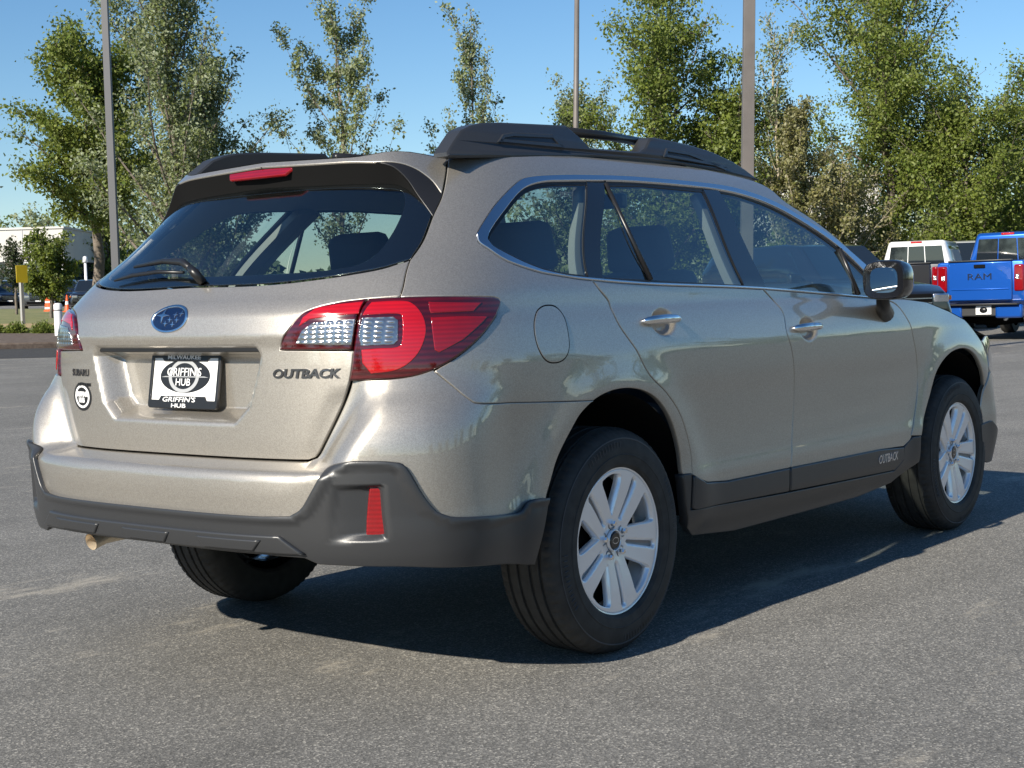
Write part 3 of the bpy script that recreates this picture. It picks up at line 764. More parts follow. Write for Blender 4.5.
# ------------------------------------------------ rear bumper
bump_s = Surf(XR_BODY, NB, bump_disp)
cl_top_c = I(bump_s, (260, 513.5))[0][1]
P_cl = I(bump_s, (292, 513.5), (304, 504.7), (318.6, 478.3), (330, 463.7), (348, 459), (370, 458.5), (392, 459.3), (406.5, 465), (424, 494.5), (441.7, 512), (465, 515), (509, 512), (519, 508), (526.6, 498.9), (545.7, 496))
print('cl', cl_top_c, np.round(P_cl, 3).tolist())
cl_line = cat([(-1.5, cl_top_c), (P_cl[0][0]-.06, cl_top_c)], 2)+cat(P_cl, 4)
arch_r_low = arch_r[:i_seam+1]
cl_under = [(p[0], p[1]-.012) for p in cl_line]
bump_right = join(cl_under, arch_r_low, seam[::-1], [p for p in lampO_bot if p[0] < seam[0][0]], [(p[0]+.003, p[1]) for p in gate_low], [(g_bot[0][0]-.015, ZG-.001), (-1.5, ZG-.001)])
def fine_b(P): return (P[:, 1] < .75) & (np.abs(P[:, 0]+1.5) < .75)
panel('rear_bumper', M['paint'], car, bump_s, join(bump_right, mirr(bump_right)[1:-1]), h=.016, rim=.02, bev=.003)
# --- dark lower cladding
Dk = Tab((.25, 0), (.33, .0), (.40, .006), (.46, .012), (.7, .012))
pock = I(bump_s, (331, 484), (386, 483), (391, 539), (322, 546))
def clad_disp(t, z):
    D = bump_disp(t, z)+Dk(z)
    a = np.abs(np.asarray(t, float)+1.5)
    P = np.stack(np.broadcast_arrays(-1.5+a, z), -1)
    D = D-.030*sst(0, .022, dist_poly(P, pock))*sst(pock[3][0]-.0, pock[2][0], P[..., 0]*0+P[..., 0]) 
    D = D+.006*sst(.02, .0, np.abs(dist_line(P, cl_line)-.012)-.0)
    return D
clad_s = Surf(XR_BODY, NB, clad_disp)
zb = [(-1.5, I(clad_s, (215, 550))[0][1])]+I(clad_s, (262, 555), (304, 558.5), (318.6, 565), (400, 567), (470, 567), (530, 565.5))
print('zb', np.round(zb, 3).tolist(), 'arch low', np.round(arch_r[:3], 3).tolist(), 'pock', np.round(pock, 3).tolist())
arch_cl = I(bump_s, (545.7, 497), (541, 530), (535, 565))
clad_right = join([(p[0], p[1]-.003) for p in cl_line], arch_cl[1:], zb[::-1])
panel('bumper_cladding', M['clad'], car, clad_s, join(clad_right, mirr(clad_right)[1:-1]), h=.014, rim=.035, bev=.004, fine=(lambda P: dist_poly(np.stack([-1.5+np.abs(P[:, 0]+1.5), P[:, 1]], -1), pock) > -.03, .008))
sk_s = Surf(XR_BODY, NB, lambda t, z: clad_disp(t, z)+.012)
skp = I(sk_s, (277.6, 536.5), (304, 556)); SB = skp[1][1]
ST = skp[0][1]
sk = [(-1.5, ST), (skp[0][0], ST), (skp[1][0], SB), (-1.5, SB)]
panel('skid_panel', M['clad'], car, sk_s, join(sk, mirr(sk)[1:-1]), h=.02, rim=.02, bev=.006)
tw = .085
for c in (0, .26, -.26):   # stamped ribs of the skid panel
    x0 = -1.5+c
    pp = [(x0-tw, ST-.012), (x0+tw, ST-.012), (x0+tw-.02, SB+.008), (x0-tw+.02, SB+.008)]
    panel('skid_rib', M['clad'], car, sk_s, pp, h=.02, rim=.01, off=.006, bev=.004)
rf = I(clad_s, (369.5, 487), (384, 487.5), (388.5, 535.5), (366, 535.5))
rfs = Surf(XR_BODY, NB, lambda t, z: bump_disp(t, z)-.004)
rf = I(rfs, (369.5, 487), (384, 487.5), (388.5, 535.5), (366, 535.5))
both('rear_reflector', M['red'], car, rfs, rf, h=.01, rim=.03, bev=.003)
# tow eye cover on the left of the bumper
tow = [(-1.5-.62, .60), (-1.5-.55, .60), (-1.5-.55, .53), (-1.5-.62, .53)]
# ------------------------------------------------ sills and arch trims
def sill_disp(t, z): return .010-.018*sst(.40, .30, z)
sill_s = Surf(XR_BODY, NB, sill_disp)
db_r = I(sill_s, (695, 475.5), (708, 483), (726.7, 481.8), (790, 468.6)); db_f = I(sill_s, (791, 468.3), (880, 450), (904, 447.7))
up_r = join(db_r, [(db_r[-1][0], db_r[-1][1]-.085)], [(db_r[0][0]+.02, db_r[0][1]-.115), (db_r[0][0], db_r[0][1]-.11)])
both('door_cladding', M['clad'], RD, sill_s, up_r, h=.02, rim=.02, bev=.004)
f_end = db_f[-1]
up_f = join([(p[0]+.006, p[1]) for p in db_f], [(f_end[0]+.01, f_end[1]-.05), (f_end[0]-.06, f_end[1]-.09)], [(db_f[0][0]+.006, db_f[0][1]-.085)])
both('door_cladding', M['clad'], FD, sill_s, up_f, h=.02, rim=.02, bev=.004)
sl_s = Surf(XR_BODY, NB, lambda t, z: .004-.02*sst(.38, .28, z))
cl_rear = I(sl_s, (683.5, 474.6), (687, 505.7), (685.5, 533))
sill_top = join([cl_rear[0]], [(db_r[0][0]-.006, cl_rear[0][1])], [(db_r[0][0]-.006, db_r[0][1]-.115)], [(db_r[-1][0], db_r[-1][1]-.09), (f_end[0]-.06, f_end[1]-.095), (f_end[0]+.015, f_end[1]-.052)], I(sl_s, (904.5, 447), (913.4, 437), (921.5, 436.3)))
fr_low = I(sl_s, (914, 465), (880, 484))
print('sill', np.round(cl_rear, 3).tolist(), np.round(fr_low, 3).tolist(), 'db', np.round(db_r, 3).tolist(), np.round(db_f, 3).tolist())
sill = join(sill_top, [(arch_f[0][0]-.005, .36)], [(fr_low[1][0]+.12, .29), (fr_low[1][0]-.2, .27), (.75, .275), (.45, .30)], [(cl_rear[2][0], .335)], [cl_rear[1]])
both('sill_cladding', M['clad'], car, sl_s, sill, h=.02, rim=.04, bev=.004)
text_on('sill_lettering', 'OUTBACK', M['chrome'], FD[0], sill_s, *I(sill_s, (888.5, 457.5))[0], .05, width=.19, sx=1, bold=.001, shear=.15, extrude=.001)
# front lower lip
flp = [(3.03, .50), (3.06, .365), (3.5, .31), (4.05, .30)]
fcl = join([(3.0, .46), (3.12, .47), (3.25, .40), (4.05, .37)], [(4.05, .27), (3.4, .26), (3.12, .27), (3.02, .30)])
both('lower_lip', M['clad'], car, Surf(XR_BODY, NB, lambda t, z: .012+0*t), fcl, h=.03, rim=.03)

# ------------------------------------------------ windows
TR = empty('window_trim'); TR.parent = car
topi = [p for p in ch_in_top]; boti = [p for p in ch_in_bot]
inner = join(ch_in_top, ch_in_bot[::-1]); outer = join(ch_out_top, ch_out_bot[::-1])
both('chrome_strip', M['chrome'], TR, Surf(XR_BODY, NB, lambda t, z: .004+0*t), outer, h=.02, holes=[inner], rim=.016, bev=.003)
frame_s = Surf(XR_BODY, NB, lambda t, z: -.003+0*t)
fi = lambda *p: I(body_s0, *p)
q_glass = join(cat(fi((489.6, 239), (493, 231), (503.5, 216.6), (524, 192.5), (543, 184.5), (570, 183)), 4), fi((587.5, 183), (589, 275.5)), cat(fi((589, 275.5), (559, 271.3), (528, 261.5), (500, 248), (490.5, 242)), 4))
c_pillar = fi((587.5, 181), (605, 182), (604.5, 278), (589.5, 277.5))
rg = fi((606.9, 184), (644.5, 184.5), (703.5, 190.4), (745.4, 285.3), (653, 280), )
fx = fi((605, 183), (606.5, 183.2), (651, 279.6), (604.7, 277))
bp = fi((703.5, 188.5), (719, 189.5), (767, 287), (745, 286))
fg = join(fi((720.4, 191)), cat(fi((720.4, 191), (743, 195.8), (775, 208), (807.4, 225.8), (838.5, 248)), 3), fi((857, 295), (807, 291), (767.5, 287.5)))
mt = fi((840.5, 251), (860.5, 267), (878, 290), (879, 296.8), (860, 295.3))
GP = {}
both('pillar_trim', M['gloss_black'], TR, frame_s, c_pillar, h=.03, rim=.01)
both('pillar_trim', M['gloss_black'], TR, frame_s, bp, h=.03, rim=.01)
gl_s = Surf(XR_BODY, NB, lambda t, z: -.009+0*t)
both('quarter_window', M['glass_tint'], car, gl_s, q_glass, h=.04, rim=.004)
both('door_window', M['glass_tint'], RD, gl_s, rg, h=.04, rim=.004)
both('fixed_window', M['glass_tint'], RD, gl_s, fx, h=.04, rim=.004)
both('door_window', M['glass'], FD, gl_s, fg, h=.04, rim=.004)
both('mirror_window', M['glass'], FD, gl_s, mt, h=.04, rim=.004)
# rubber seals: dark band all round inside the chrome
seal_holes = [q_glass, join(fx, rg[1:0:-1])]
big_in = inset_poly(inner, -.004)
q1 = inset_poly(q_glass, .003); q2 = inset_poly(join([fi((605.5, 184))[0]], rg[1:4], [rg[4]], [fx[3]]), .003); q3 = inset_poly(join(fg), .003); q4 = inset_poly(mt, .003)
both('window_seal', M['black'], TR, Surf(XR_BODY, NB, lambda t, z: -.006+0*t), big_in, h=.03, holes=[q1, q2, q3, q4], rim=.012)
for sgn in (1, -1):
    a = body_s0.pos(*np.array(fi((606.5, 183.5)))[0]); b = body_s0.pos(*np.array(fi((652, 280)))[0])
    mb = MB().tube([a*[1, sgn, 1]-[0, -.004*sgn, 0], b*[1, sgn, 1]-[0, -.004*sgn, 0]], .009, 8); mb.build('division_bar', M['black'], RD[0 if sgn > 0 else 1], True)
    a = body_s0.pos(*np.array(fi((839.6, 249)))[0]); b = body_s0.pos(*np.array(fi((858.8, 295)))[0])
    mb = MB().tube([a*[1, sgn, 1], b*[1, sgn, 1]], .010, 8); mb.build('division_bar', M['black'], FD[0 if sgn > 0 else 1], True)
# door handles
for i, (hx, hz) in enumerate(HAND):
    par = RD if i == 0 else FD
    for k, sgn in enumerate((1, -1)):
        pts = []; rad = []
        L = .215
        for j in range(13):
            u = j/12; x = hx-.085+L*u-.02; P = body_s0.pos(np.float64(x), np.float64(hz+.004)); N = body_s0.nrm(np.float64(x), np.float64(hz))
            lift = .030*(1-(2*u-1)**4)-.004
            pts.append((P+N*lift)*[1, sgn, 1]); rad.append((.016-.003*abs(2*u-1)) * (1-(abs(2*u-1))**8*.5))
        mb = MB().tube(pts, rad, 14)
        o = mb.build('door_handle', M['chrome_bright'], par[k], True)
# fuel flap
ff = I(body_s0, (551, 334))[0]
ffp = [(ff[0]+.083*np.sign(math.cos(a))*abs(math.cos(a))**.85, ff[1]+.083*np.sign(math.sin(a))*abs(math.sin(a))**.85) for a in np.linspace(0, 2*PI, 48, endpoint=False)]
panel('fuel_flap', M['paint'], car, Surf(XR_BODY, NB, lambda t, z: .0022+0*t), ffp, h=.02, rim=.004, bev=.0025)
panel('fuel_flap_gap', M['void'], bpy.data.objects['fuel_flap'], Surf(XR_BODY, NB, lambda t, z: .0007+0*t), inset_poly(ffp, -.003), h=.03, rim=.001, bev=.0005)

# ------------------------------------------------ dark liner behind the gaps
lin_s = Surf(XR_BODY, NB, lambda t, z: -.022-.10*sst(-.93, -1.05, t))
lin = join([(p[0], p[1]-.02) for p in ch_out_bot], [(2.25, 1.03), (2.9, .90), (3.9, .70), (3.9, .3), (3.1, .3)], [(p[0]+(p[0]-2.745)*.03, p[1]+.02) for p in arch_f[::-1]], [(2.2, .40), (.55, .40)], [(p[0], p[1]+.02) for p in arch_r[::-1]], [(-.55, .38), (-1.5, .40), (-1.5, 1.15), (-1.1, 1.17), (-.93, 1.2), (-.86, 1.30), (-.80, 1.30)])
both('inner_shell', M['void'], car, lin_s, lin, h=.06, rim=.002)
# roof side rails inside (light headliner) and D pillar inner trim
dpi = join([(p[0]+.01, p[1]) for p in dpil], [(p[0], p[1]-.004) for p in roof_edge], [(p[0], p[1]) for p in ch_in_top[::-1]], [(-.72, 1.20), (-.86, 1.2)])
both('inner_trim', M['inner_trim'], car, Surf(XR_BODY, NB, lambda t, z: -.03+0*t), dpi, h=.05, rim=.002)
for pl in (c_pillar, bp):
    ip = inset_poly(pl, -.012)
    both('inner_trim', M['inner_trim'], car, Surf(XR_BODY, NB, lambda t, z: -.035+0*t), ip, h=.05, rim=.03)

# ------------------------------------------------ roof, windscreen, bonnet
redge = np.array([body_s0.pos(np.float64(p[0]), np.float64(p[1])) for p in roof_edge])
xs = redge[:, 0]; ed = [(xs[i], redge[i, 1], redge[i, 2]) for i in range(len(xs)) if i == 0 or xs[i] > xs[i-1]+1e-4]
for x, z in ((2.10, 1.085), (2.2, 1.066), (2.45, 1.047), (2.70, 1.00), (2.87, .958), (2.98, .905)):
    p = body_s0.pos(np.float64(x), np.float64(z))
    if p[0] > ed[-1][0]: ed.append(tuple(p))
for t, z in ((3.2, .87), (3.4, .80), (3.62, .73), (3.85, .705), (4.05, .70)):
    p = body_s0.pos(np.float64(t), np.float64(z))
    if p[0] > ed[-1][0]: ed.append(tuple(p))
ed = np.array(ed); EY = lambda x: np.interp(x, ed[:, 0], ed[:, 1]); EZ = lambda x: np.interp(x, ed[:, 0], ed[:, 2])
ZC = Tab((-.62, 1.54), (-.3, 1.585), (.1, 1.618), (.5, 1.630), (.9, 1.618), (1.15, 1.592), (1.4, 1.51), (1.7, 1.36), (2.0, 1.205), (2.2, 1.10), (2.3, 1.078), (2.7, 1.045), (3.0, .99), (3.3, .90), (3.5, .81), (3.68, .72))
def top_strip(name, x0, x1, n, mat, parent, vmax=1., inset=0.):
    V = []; F = []; m = 33
    vv = np.sin(np.linspace(-1, 1, m)*PI/2)*vmax
    for x in np.linspace(x0, x1, n):
        e = EY(x); zz = EZ(x)
        for v in vv:
            V.append((x, e*-v if False else -e*v, zz+(max(ZC(x), zz+.002)-zz)*(1-abs(v)**2.3)-inset))
    for i in range(n-1):
        for j in range(m-1): F.append((i*m+j, i*m+j+1, (i+1)*m+j+1, (i+1)*m+j))
    o = mesh_obj(name, V, F, mat, parent); fix_normals(o.data); return o
x_r = ed[0][0]
top_strip('roof', x_r, 1.16, 30, M['paint'], BODY)
top_strip('headliner', x_r+.02, 1.12, 30, M['liner'], car, .97, .03)
top_strip('windscreen', 1.16, 2.17, 24, M['glass'], car)
top_strip('bonnet', 2.17, 3.64, 30, M['paint'], BODY)
# sheet between the roof and the spoiler lip
mrow = 33; vv = np.sin(np.linspace(-1, 1, mrow)*PI/2)
rowR = [(x_r, -EY(x_r)*v, EZ(x_r)+(ZC(x_r)-EZ(x_r))*(1-abs(v)**2.3)) for v in vv]
ts = -1.5-(np.array(vv))*(D_top[0]-.006+1.5)
spa = np.array(sp_top); rowS = sp_s.pos(ts, np.interp(-np.abs(ts+1.5), -(np.abs(spa[:, 0]+1.5))[::-1], spa[::-1, 1])); rowS = rowS[::1]
if (rowS[0][1] > 0) != (rowR[0][1] > 0): rowS = rowS[::-1]
strip(rowR, rowS, 3, 0, 0, 'roof_end', M['paint'], BODY)
# ------------------------------------------------ underside, wheel housings
mb = MB(); mb.box((1.4, 0, .39), (3.2, 1.30, .10)); mb.build('underbody', M['void'], car)
for x0 in WHEELS:
    for sgn in (1, -1):
        V = []; F = []; n = 25
        for j in range(n):
            a = PI*j/(n-1); r = .445
            for y in (.885, .55): V.append((x0+r*math.cos(a), -sgn*y, .37+r*math.sin(a)))
            V.append((x0+.05*math.cos(a), -sgn*.55, .37))
        for j in range(n-1):
            for q in range(2): F.append((j*3+q, (j+1)*3+q, (j+1)*3+q+1, j*3+q+1))
        mesh_obj('wheel_housing', V, F, M['void'], car)
# exhaust tip
ex = on_plane(91, 542, 0, -1.03)
mb = MB(); mb.tube([ex+[.35, 0, .02], ex+[.05, 0, .012], ex], [.022, .025, .027], 20, cap=False)
mb.tube([ex, ex+[.05, 0, .012], ex+[.2, 0, .01]], [.0262, .022, .018], 20, cap=False)
mb.build('exhaust_tip', M['tip_metal'], car, True)
mb = MB().tube([(-.25, ex[1], ex[2]+.03), (-.45, ex[1], ex[2]+.03), (-.68, ex[1], ex[2]+.02)], [.03, .09, .03], 16); mb.build('silencer', M['void'], car, True)

# ------------------------------------------------ roof rails
def sidepts(y, *pts): return [tuple(on_plane(px, py, 1, y)[[0, 2]]) for px, py in pts]
RY = -.585
rail_low = [(566, 158), (585, 157), (672, 165), (752, 182)]
base = sidepts(RY, (439.7, 157), (451, 158.5), (520, 158), (585, 157.5), (630, 160), (672, 165), (715, 172), (752, 181))
foot1 = sidepts(RY, (565, 125.5), (500, 122.4), (481.6, 122.9), (470, 125.5), (459, 130.5), (448, 143), (439.7, 153))
foot1f = sidepts(RY, (584.7, 148.7), (577, 138))
foot2 = sidepts(RY, (749, 178), (740, 170), (729.7, 162.5), (710, 152.5), (688, 145.2), (667, 140.5), (652, 137.6), (648, 137.6), (640, 149), (634, 152.4))
prof = join(base, foot2, foot1f[:1], foot1f[1:], foot1)
def loft_rail(sgn, parent):
    P = resample(prof, .03); P = P if area2(P) > 0 else P[::-1]
    n = len(P); cen = P.mean(0)
    zb_ = np.array([np.interp(p[0], [b[0] for b in base], [b[1] for b in base]) for p in P])
    V = []; F = []
    prof3 = [(.0, .0), (.004, .0), (.010, .006), (.040, .010), (.050, .002)]
    layers = [(.0, 0., 0.), (.003, .0, .0), (.006, 0, .0)]
    top = P
    def lay(inset, lat):
        Q = P-edge_normals(P)*inset
        for q, zb0 in zip(Q, zb_):
            h = max(q[1]-zb0, 0); V.append((q[0], sgn*(RY-.035+lat+h*.28), q[1]))
    for inset, lat in ((.006, 0), (0, .006), (0, .055), (.006, .061)): lay(inset, lat)
    for l in range(3):
        for i in range(n):
            j = (i+1) % n; F.append((l*n+i, l*n+j, (l+1)*n+j, (l+1)*n+i))
    from mathutils.geometry import tessellate_polygon
    tri = tessellate_polygon([[Vector((p[0], p[1], 0)) for p in P]])
    F += [tuple(t) for t in tri]+[tuple(3*n+i for i in t[::-1]) for t in tri]
    o = mesh_obj('rail_moulding', V, F, M['clad'], parent); fix_normals(o.data); o.data.set_sharp_from_angle(angle=R(38)); return o
for k, sgn in enumerate((1, -1)):
    rr = empty('roof_rail'); rr.parent = car
    loft_rail(sgn, rr)
    # pressed recesses in both feet
    for pts in (((499, 142), (506, 133.5), (516, 131.8), (556, 133.8), (566, 148.5)), ((663, 157), (668, 147.8), (690, 151.5), (712, 161), (727, 168.5))):
        q = sidepts(RY-.03, *pts)
        f = Flat((0, sgn*(RY-.028), 0), (1, 0, 0), (0, -.28*sgn*-1*1, 1)) if False else None
        V = []; 
        Q = resample(q, .02); Q = Q if area2(Q) > 0 else Q[::-1]; n = len(Q); EN = edge_normals(Q)
        bx = [b[0] for b in base]; bz = [b[1] for b in base]
        for ins, dep in ((0, -.0005), (.003, .004), (.012, .004), (.015, -.0008)):
            QQ = Q-EN*ins
            for p in QQ:
                h = max(p[1]-np.interp(p[0], bx, bz), 0); V.append((p[0], sgn*(RY-.035+h*.28-dep), p[1]))
        F = []
        for l in range(3):
            for i in range(n): F.append((l*n+i, l*n+(i+1) % n, (l+1)*n+(i+1) % n, (l+1)*n+i))
        o = mesh_obj('rail_recess', V, F, M['clad'], rr, smooth=False); fix_normals(o.data)
    a = on_plane(560, 131, 1, -.53); b = on_plane(648, 143.5, 1, -.53); m_ = (a+b)/2+[0, 0, .006]
    MB().tube([a*[1, sgn, 1], m_*[1, sgn, 1], b*[1, sgn, 1]], .016, 12).build('stowed_crossbar', M['black'], rr, True)

# ------------------------------------------------ wiper, badges, plate
def gp(px, py, off=.0, s=None):
    s = s or body_s0; t, z = I(s, (px, py))[0]; return s.pos(np.float64(t), np.float64(z))+s.nrm(np.float64(t), np.float64(z))*off
wp = empty('rear_wiper'); wp.parent = GATE
pv = gp(200, 281, .03)
MB().tube([gp(203, 283, .0), gp(201, 281, .035), gp(198, 278.5, .045)], [.014, .014, .010], 12).build('wiper_pivot', M['black'], wp, True)
MB().tube([gp(200, 280, .04), gp(190, 273, .042), gp(170, 270.5, .036), gp(140, 274.5, .03)], [.010, .012, .009, .005], 8).build('wiper_arm', M['black'], wp, True)
MB().tube([gp(186, 276, .014), gp(160, 275.5, .014), gp(135, 279, .014), gp(117, 283.5, .012)], [.005, .007, .007, .004], 6).build('wiper_blade', M['black'], wp, True)
# oval badge with six stars
eb = I(gate_s, (168.3, 319))[0]
eb = (-1.5, eb[1])
EB = empty('oval_badge'); EB.parent = GATE
def oval(rx, rz, n=48): return [(eb[0]+rx*math.cos(a), eb[1]+rz*math.sin(a)) for a in np.linspace(0, 2*PI, n, endpoint=False)]
e_s = Surf(XR_BODY, NB, lambda t, z: gate_disp(t, z)+.004)
panel('badge_ring', M['chrome_bright'], EB, e_s, oval(.0685, .0405), h=.01, rim=.006, bev=.002, holes=[oval(.060, .033)[::-1]])
panel('badge_face', M['badge_blue'], EB, e_s, oval(.0605, .0335), h=.01, off=-.002, rim=.003)
def star(cx, cz, r, name='badge_star'):
    pts = []
    for k in range(8):
        a = PI/2+k*PI/4; q = r if k % 2 == 0 else r*.22; pts.append((eb[0]+cx+q*math.cos(a)*1.15, eb[1]+cz+q*math.sin(a)))
    return panel(name, M['chrome_bright'], EB, e_s, pts, h=.01, off=.0006, rim=.002, bev=.0004)
star(-.026, .009, .022)
for cx, cz in ((.022, .010), (.042, .013), (.005, -.003), (.032, -.004), (-.010, -.014), (.018, -.017)): star(cx, cz, .0085)
# lettering
tb = I(gate_s, (306, 373.5))[0]
text_on('gate_lettering', 'OUTBACK', M['badge_metal'], GATE, gate_s, tb[0], tb[1], .034, width=.215, bold=.0012, shear=.18, extrude=.002, off=.002)
ta = I(gate_s, (83, 372.5))[0]
text_on('gate_lettering', 'SUBARU', M['badge_metal'], GATE, gate_s, ta[0]-.012, ta[1], .030, width=.115, bold=.0006, extrude=.001, off=.0015)
tc_ = I(gate_s, (84.5, 384.5))[0]
text_on('gate_lettering', 'MILWAUKEE', M['black'], GATE, gate_s, tc_[0], tc_[1], .012, width=.085, bold=.0006, extrude=.0008, off=.0015)
td = I(gate_s, (82.5, 396.5))[0]
ST_ = empty('dealer_sticker'); ST_.parent = GATE
circ = lambda c, r, q=1, n=40: [(c[0]+r*math.cos(a), c[1]+r*q*math.sin(a)) for a in np.linspace(0, 2*PI, n, endpoint=False)]
g1 = Surf(XR_BODY, NB, lambda t, z: gate_disp(t, z)+.0012)
panel('sticker_disc', M['black'], ST_, g1, circ(td, .045), h=.02, rim=.001, bev=.0004)
panel('sticker_ring', M['white'], ST_, g1, circ(td, .036), h=.02, off=.0006, rim=.001, bev=.0004, holes=[circ(td, .029)[::-1]])
text_on('sticker_lettering', "GRIFFIN'S", M['white'], ST_, g1, td[0], td[1]+.008, .02, width=.088, bold=.0012, extrude=.0005, off=.0016)
text_on('sticker_lettering', 'HUB', M['white'], ST_, g1, td[0], td[1]-.011, .02, width=.04, bold=.0012, extrude=.0005, off=.0016)
# number plate
LP = empty('number_plate'); LP.parent = GATE
tp = [I(gate_s, p)[0] for p in ((154, 355), (223.5, 355), (216.5, 407.5), (148, 407))]
pz = (tp[0][1]+tp[2][1])/2
o1 = gate_s.pos(np.float64(-1.5), np.float64(pz+.06)); o0 = gate_s.pos(np.float64(-1.5), np.float64(pz-.06))
up = np.array([o1[0]-o0[0], 0, .12]); up[0] = .02; up /= np.linalg.norm(up); U = np.array([0, -1., 0]); Nn = np.cross(U, up)
po = np.array([min(o1[0], o0[0])-.016, .0, pz]); 
PW, PH = .158, .083
pa = (on_plane(154, 355, 0, po[0])+on_plane(148, 407, 0, po[0]-.012))/2; pb = (on_plane(223.5, 355, 0, po[0])+on_plane(216.5, 407.5, 0, po[0]-.012))/2
print('plate', po, pa, pb, 'tp', np.round(tp, 3).tolist())
po = np.array([po[0], 0, (pa[2]+pb[2])/2])
def rr_(w, h, r, n=5):
    out = []
    for cx, cz, a0 in ((w-r, h-r, 0), (-w+r, h-r, PI/2), (-w+r, -h+r, PI), (w-r, -h+r, 1.5*PI)):
        out += [(cx+r*math.cos(a0+PI/2*i/n), cz+r*math.sin(a0+PI/2*i/n)) for i in range(n+1)]
    return out
fl = lambda d: Flat(po+Nn*d, U, up)
panel('plate_card', M['white'], LP, fl(.004), rr_(.150, .075, .008), h=.05, rim=.004)
panel('plate_frame', M['black'], LP, fl(.009), rr_(PW, PH, .012), h=.03, rim=.010, bev=.002, holes=[join([(.146, .068), (.108, .068), (.098, .058), (-.098, .058), (-.108, .068), (-.146, .068)], [(-.146, -.058), (-.108, -.058), (-.100, -.046), (.100, -.046), (.108, -.058), (.146, -.058)])])
ell = [(.113*math.cos(a), .014+.050*math.sin(a)) for a in np.linspace(0, 2*PI, 56, endpoint=False)]
panel('plate_print', M['black'], LP, fl(.0052), ell, h=.03, rim=.0005, bev=.0004)
cr = lambda r: [(-.004+r*1.40*math.cos(a), .014+r*math.sin(a)) for a in np.linspace(0, 2*PI, 56, endpoint=False)]
M['print_grey'] = simple('print_grey', (.34, .35, .36), .5)
panel('plate_print', M['print_grey'], LP, fl(.0060), cr(.0495), h=.03, rim=.0005, bev=.0004, holes=[cr(.039)[::-1]])
panel('plate_print', M['print_grey'], LP, fl(.0064), [(-.108, .0105), (.108, .0105), (.108, .0135), (-.108, .0135)], h=.03, rim=.0005, bev=.0003)
def pt(txt, x, y, size, w, mat='white', d=.0068, **k): return text_flat('plate_lettering', txt, M[mat], LP, po+Nn*d+U*x+up*y, U, up, size, width=w, extrude=.0004, **k)
pt("GRIFFIN'S", -.002, .027, .034, .155, bold=.0002); pt('HUB', -.004, -.004, .030, .066, bold=.0002)
pt('MILWAUKEE', -.004, .0700, .017, .150, d=.0098, bold=.0003); pt("GRIFFIN'S", -.012, -.056, .020, .150, d=.0098, bold=.0002, shear=.15); pt('HUB', -.012, -.0745, .017, .066, d=.0098, bold=.0002)
# dark handle strip at the top of the recess
hs = [(-1.5-.300, 1.022), (-1.5+.300, 1.022), (-1.5+.315, 1.004), (-1.5+.315, .990), (-1.5-.315, .990), (-1.5-.315, 1.004)]
panel('handle_strip', M['black'], GATE, Surf(XR_BODY, NB, lambda t, z: -.012+0*t), hs, h=.02, rim=.02, bev=.004)

# ------------------------------------------------ door mirrors
SP = body_s0.pos(*[np.float64(v) for v in I(body_s0, (884.5, 313))[0]])
for k, sgn in enumerate((1, -1)):
    DM = empty('door_mirror'); DM.parent = car
    c = on_plane(887, 280, 1, -1.03)
    print('mirror', c) if sgn > 0 else None
    cx, cy, cz = c[0], -1.03*sgn, c[2]
    # rounded housing from stacked sections running forward
    V = []; F = []; n = 40; secs = [(-.035, .94), (-.030, 1.0), (0, 1.04), (.05, 1.0), (.09, .82), (.115, .5), (.122, .08)]
    hw, hh = .088, .076
    def sect(k, s): 
        out = []
        for i in range(n):
            a = 2*PI*i/n; e = .62
            yy = hw*s*np.sign(math.cos(a))*abs(math.cos(a))**e; zz = hh*s*np.sign(math.sin(a))*abs(math.sin(a))**e
            out.append((cx+k+.18*0, cy+sgn*(-yy)*1.0, cz+zz+(.0 if zz > 0 else .0)))
        return out
    for kx, s_ in secs: V += sect(kx, s_)
    for l in range(len(secs)-1):
        for i in range(n): F.append((l*n+i, l*n+(i+1) % n, (l+1)*n+(i+1) % n, (l+1)*n+i))
    F.append(tuple((len(secs)-1)*n+i for i in range(n)))
    V2 = [(cx-.022, cy, cz)]; 
    V += V2
    F += [(i, (i+1) % n, len(V)-1) for i in range(n)]
    o = mesh_obj('mirror_housing', V, F, M['gloss_black'], DM); fix_normals(o.data); o.data.set_sharp_from_angle(angle=R(40))
    gv = []
    for i in range(n):
        a = 2*PI*i/n; e = .6; gv.append((cx-.031-.06*0, cy+sgn*(-.077*np.sign(math.cos(a))*abs(math.cos(a))**e), cz+.067*np.sign(math.sin(a))*abs(math.sin(a))**e))
    mesh_obj('mirror_glass', gv, [tuple(range(n))], M['mirror'], DM, smooth=False)
    b = body_s0.pos(np.float64(2.13), np.float64(1.03))*[1, sgn, 1]
    p0 = np.array([cx+.02, cy+sgn*.03, cz-.06]); p1 = SP*[1, sgn, 1]
    MB().tube([p0, p0*.5+p1*.5+[0, 0, -.005], p1], [.024, .028, .040], 14).build('mirror_stalk', M['black'], DM, True)
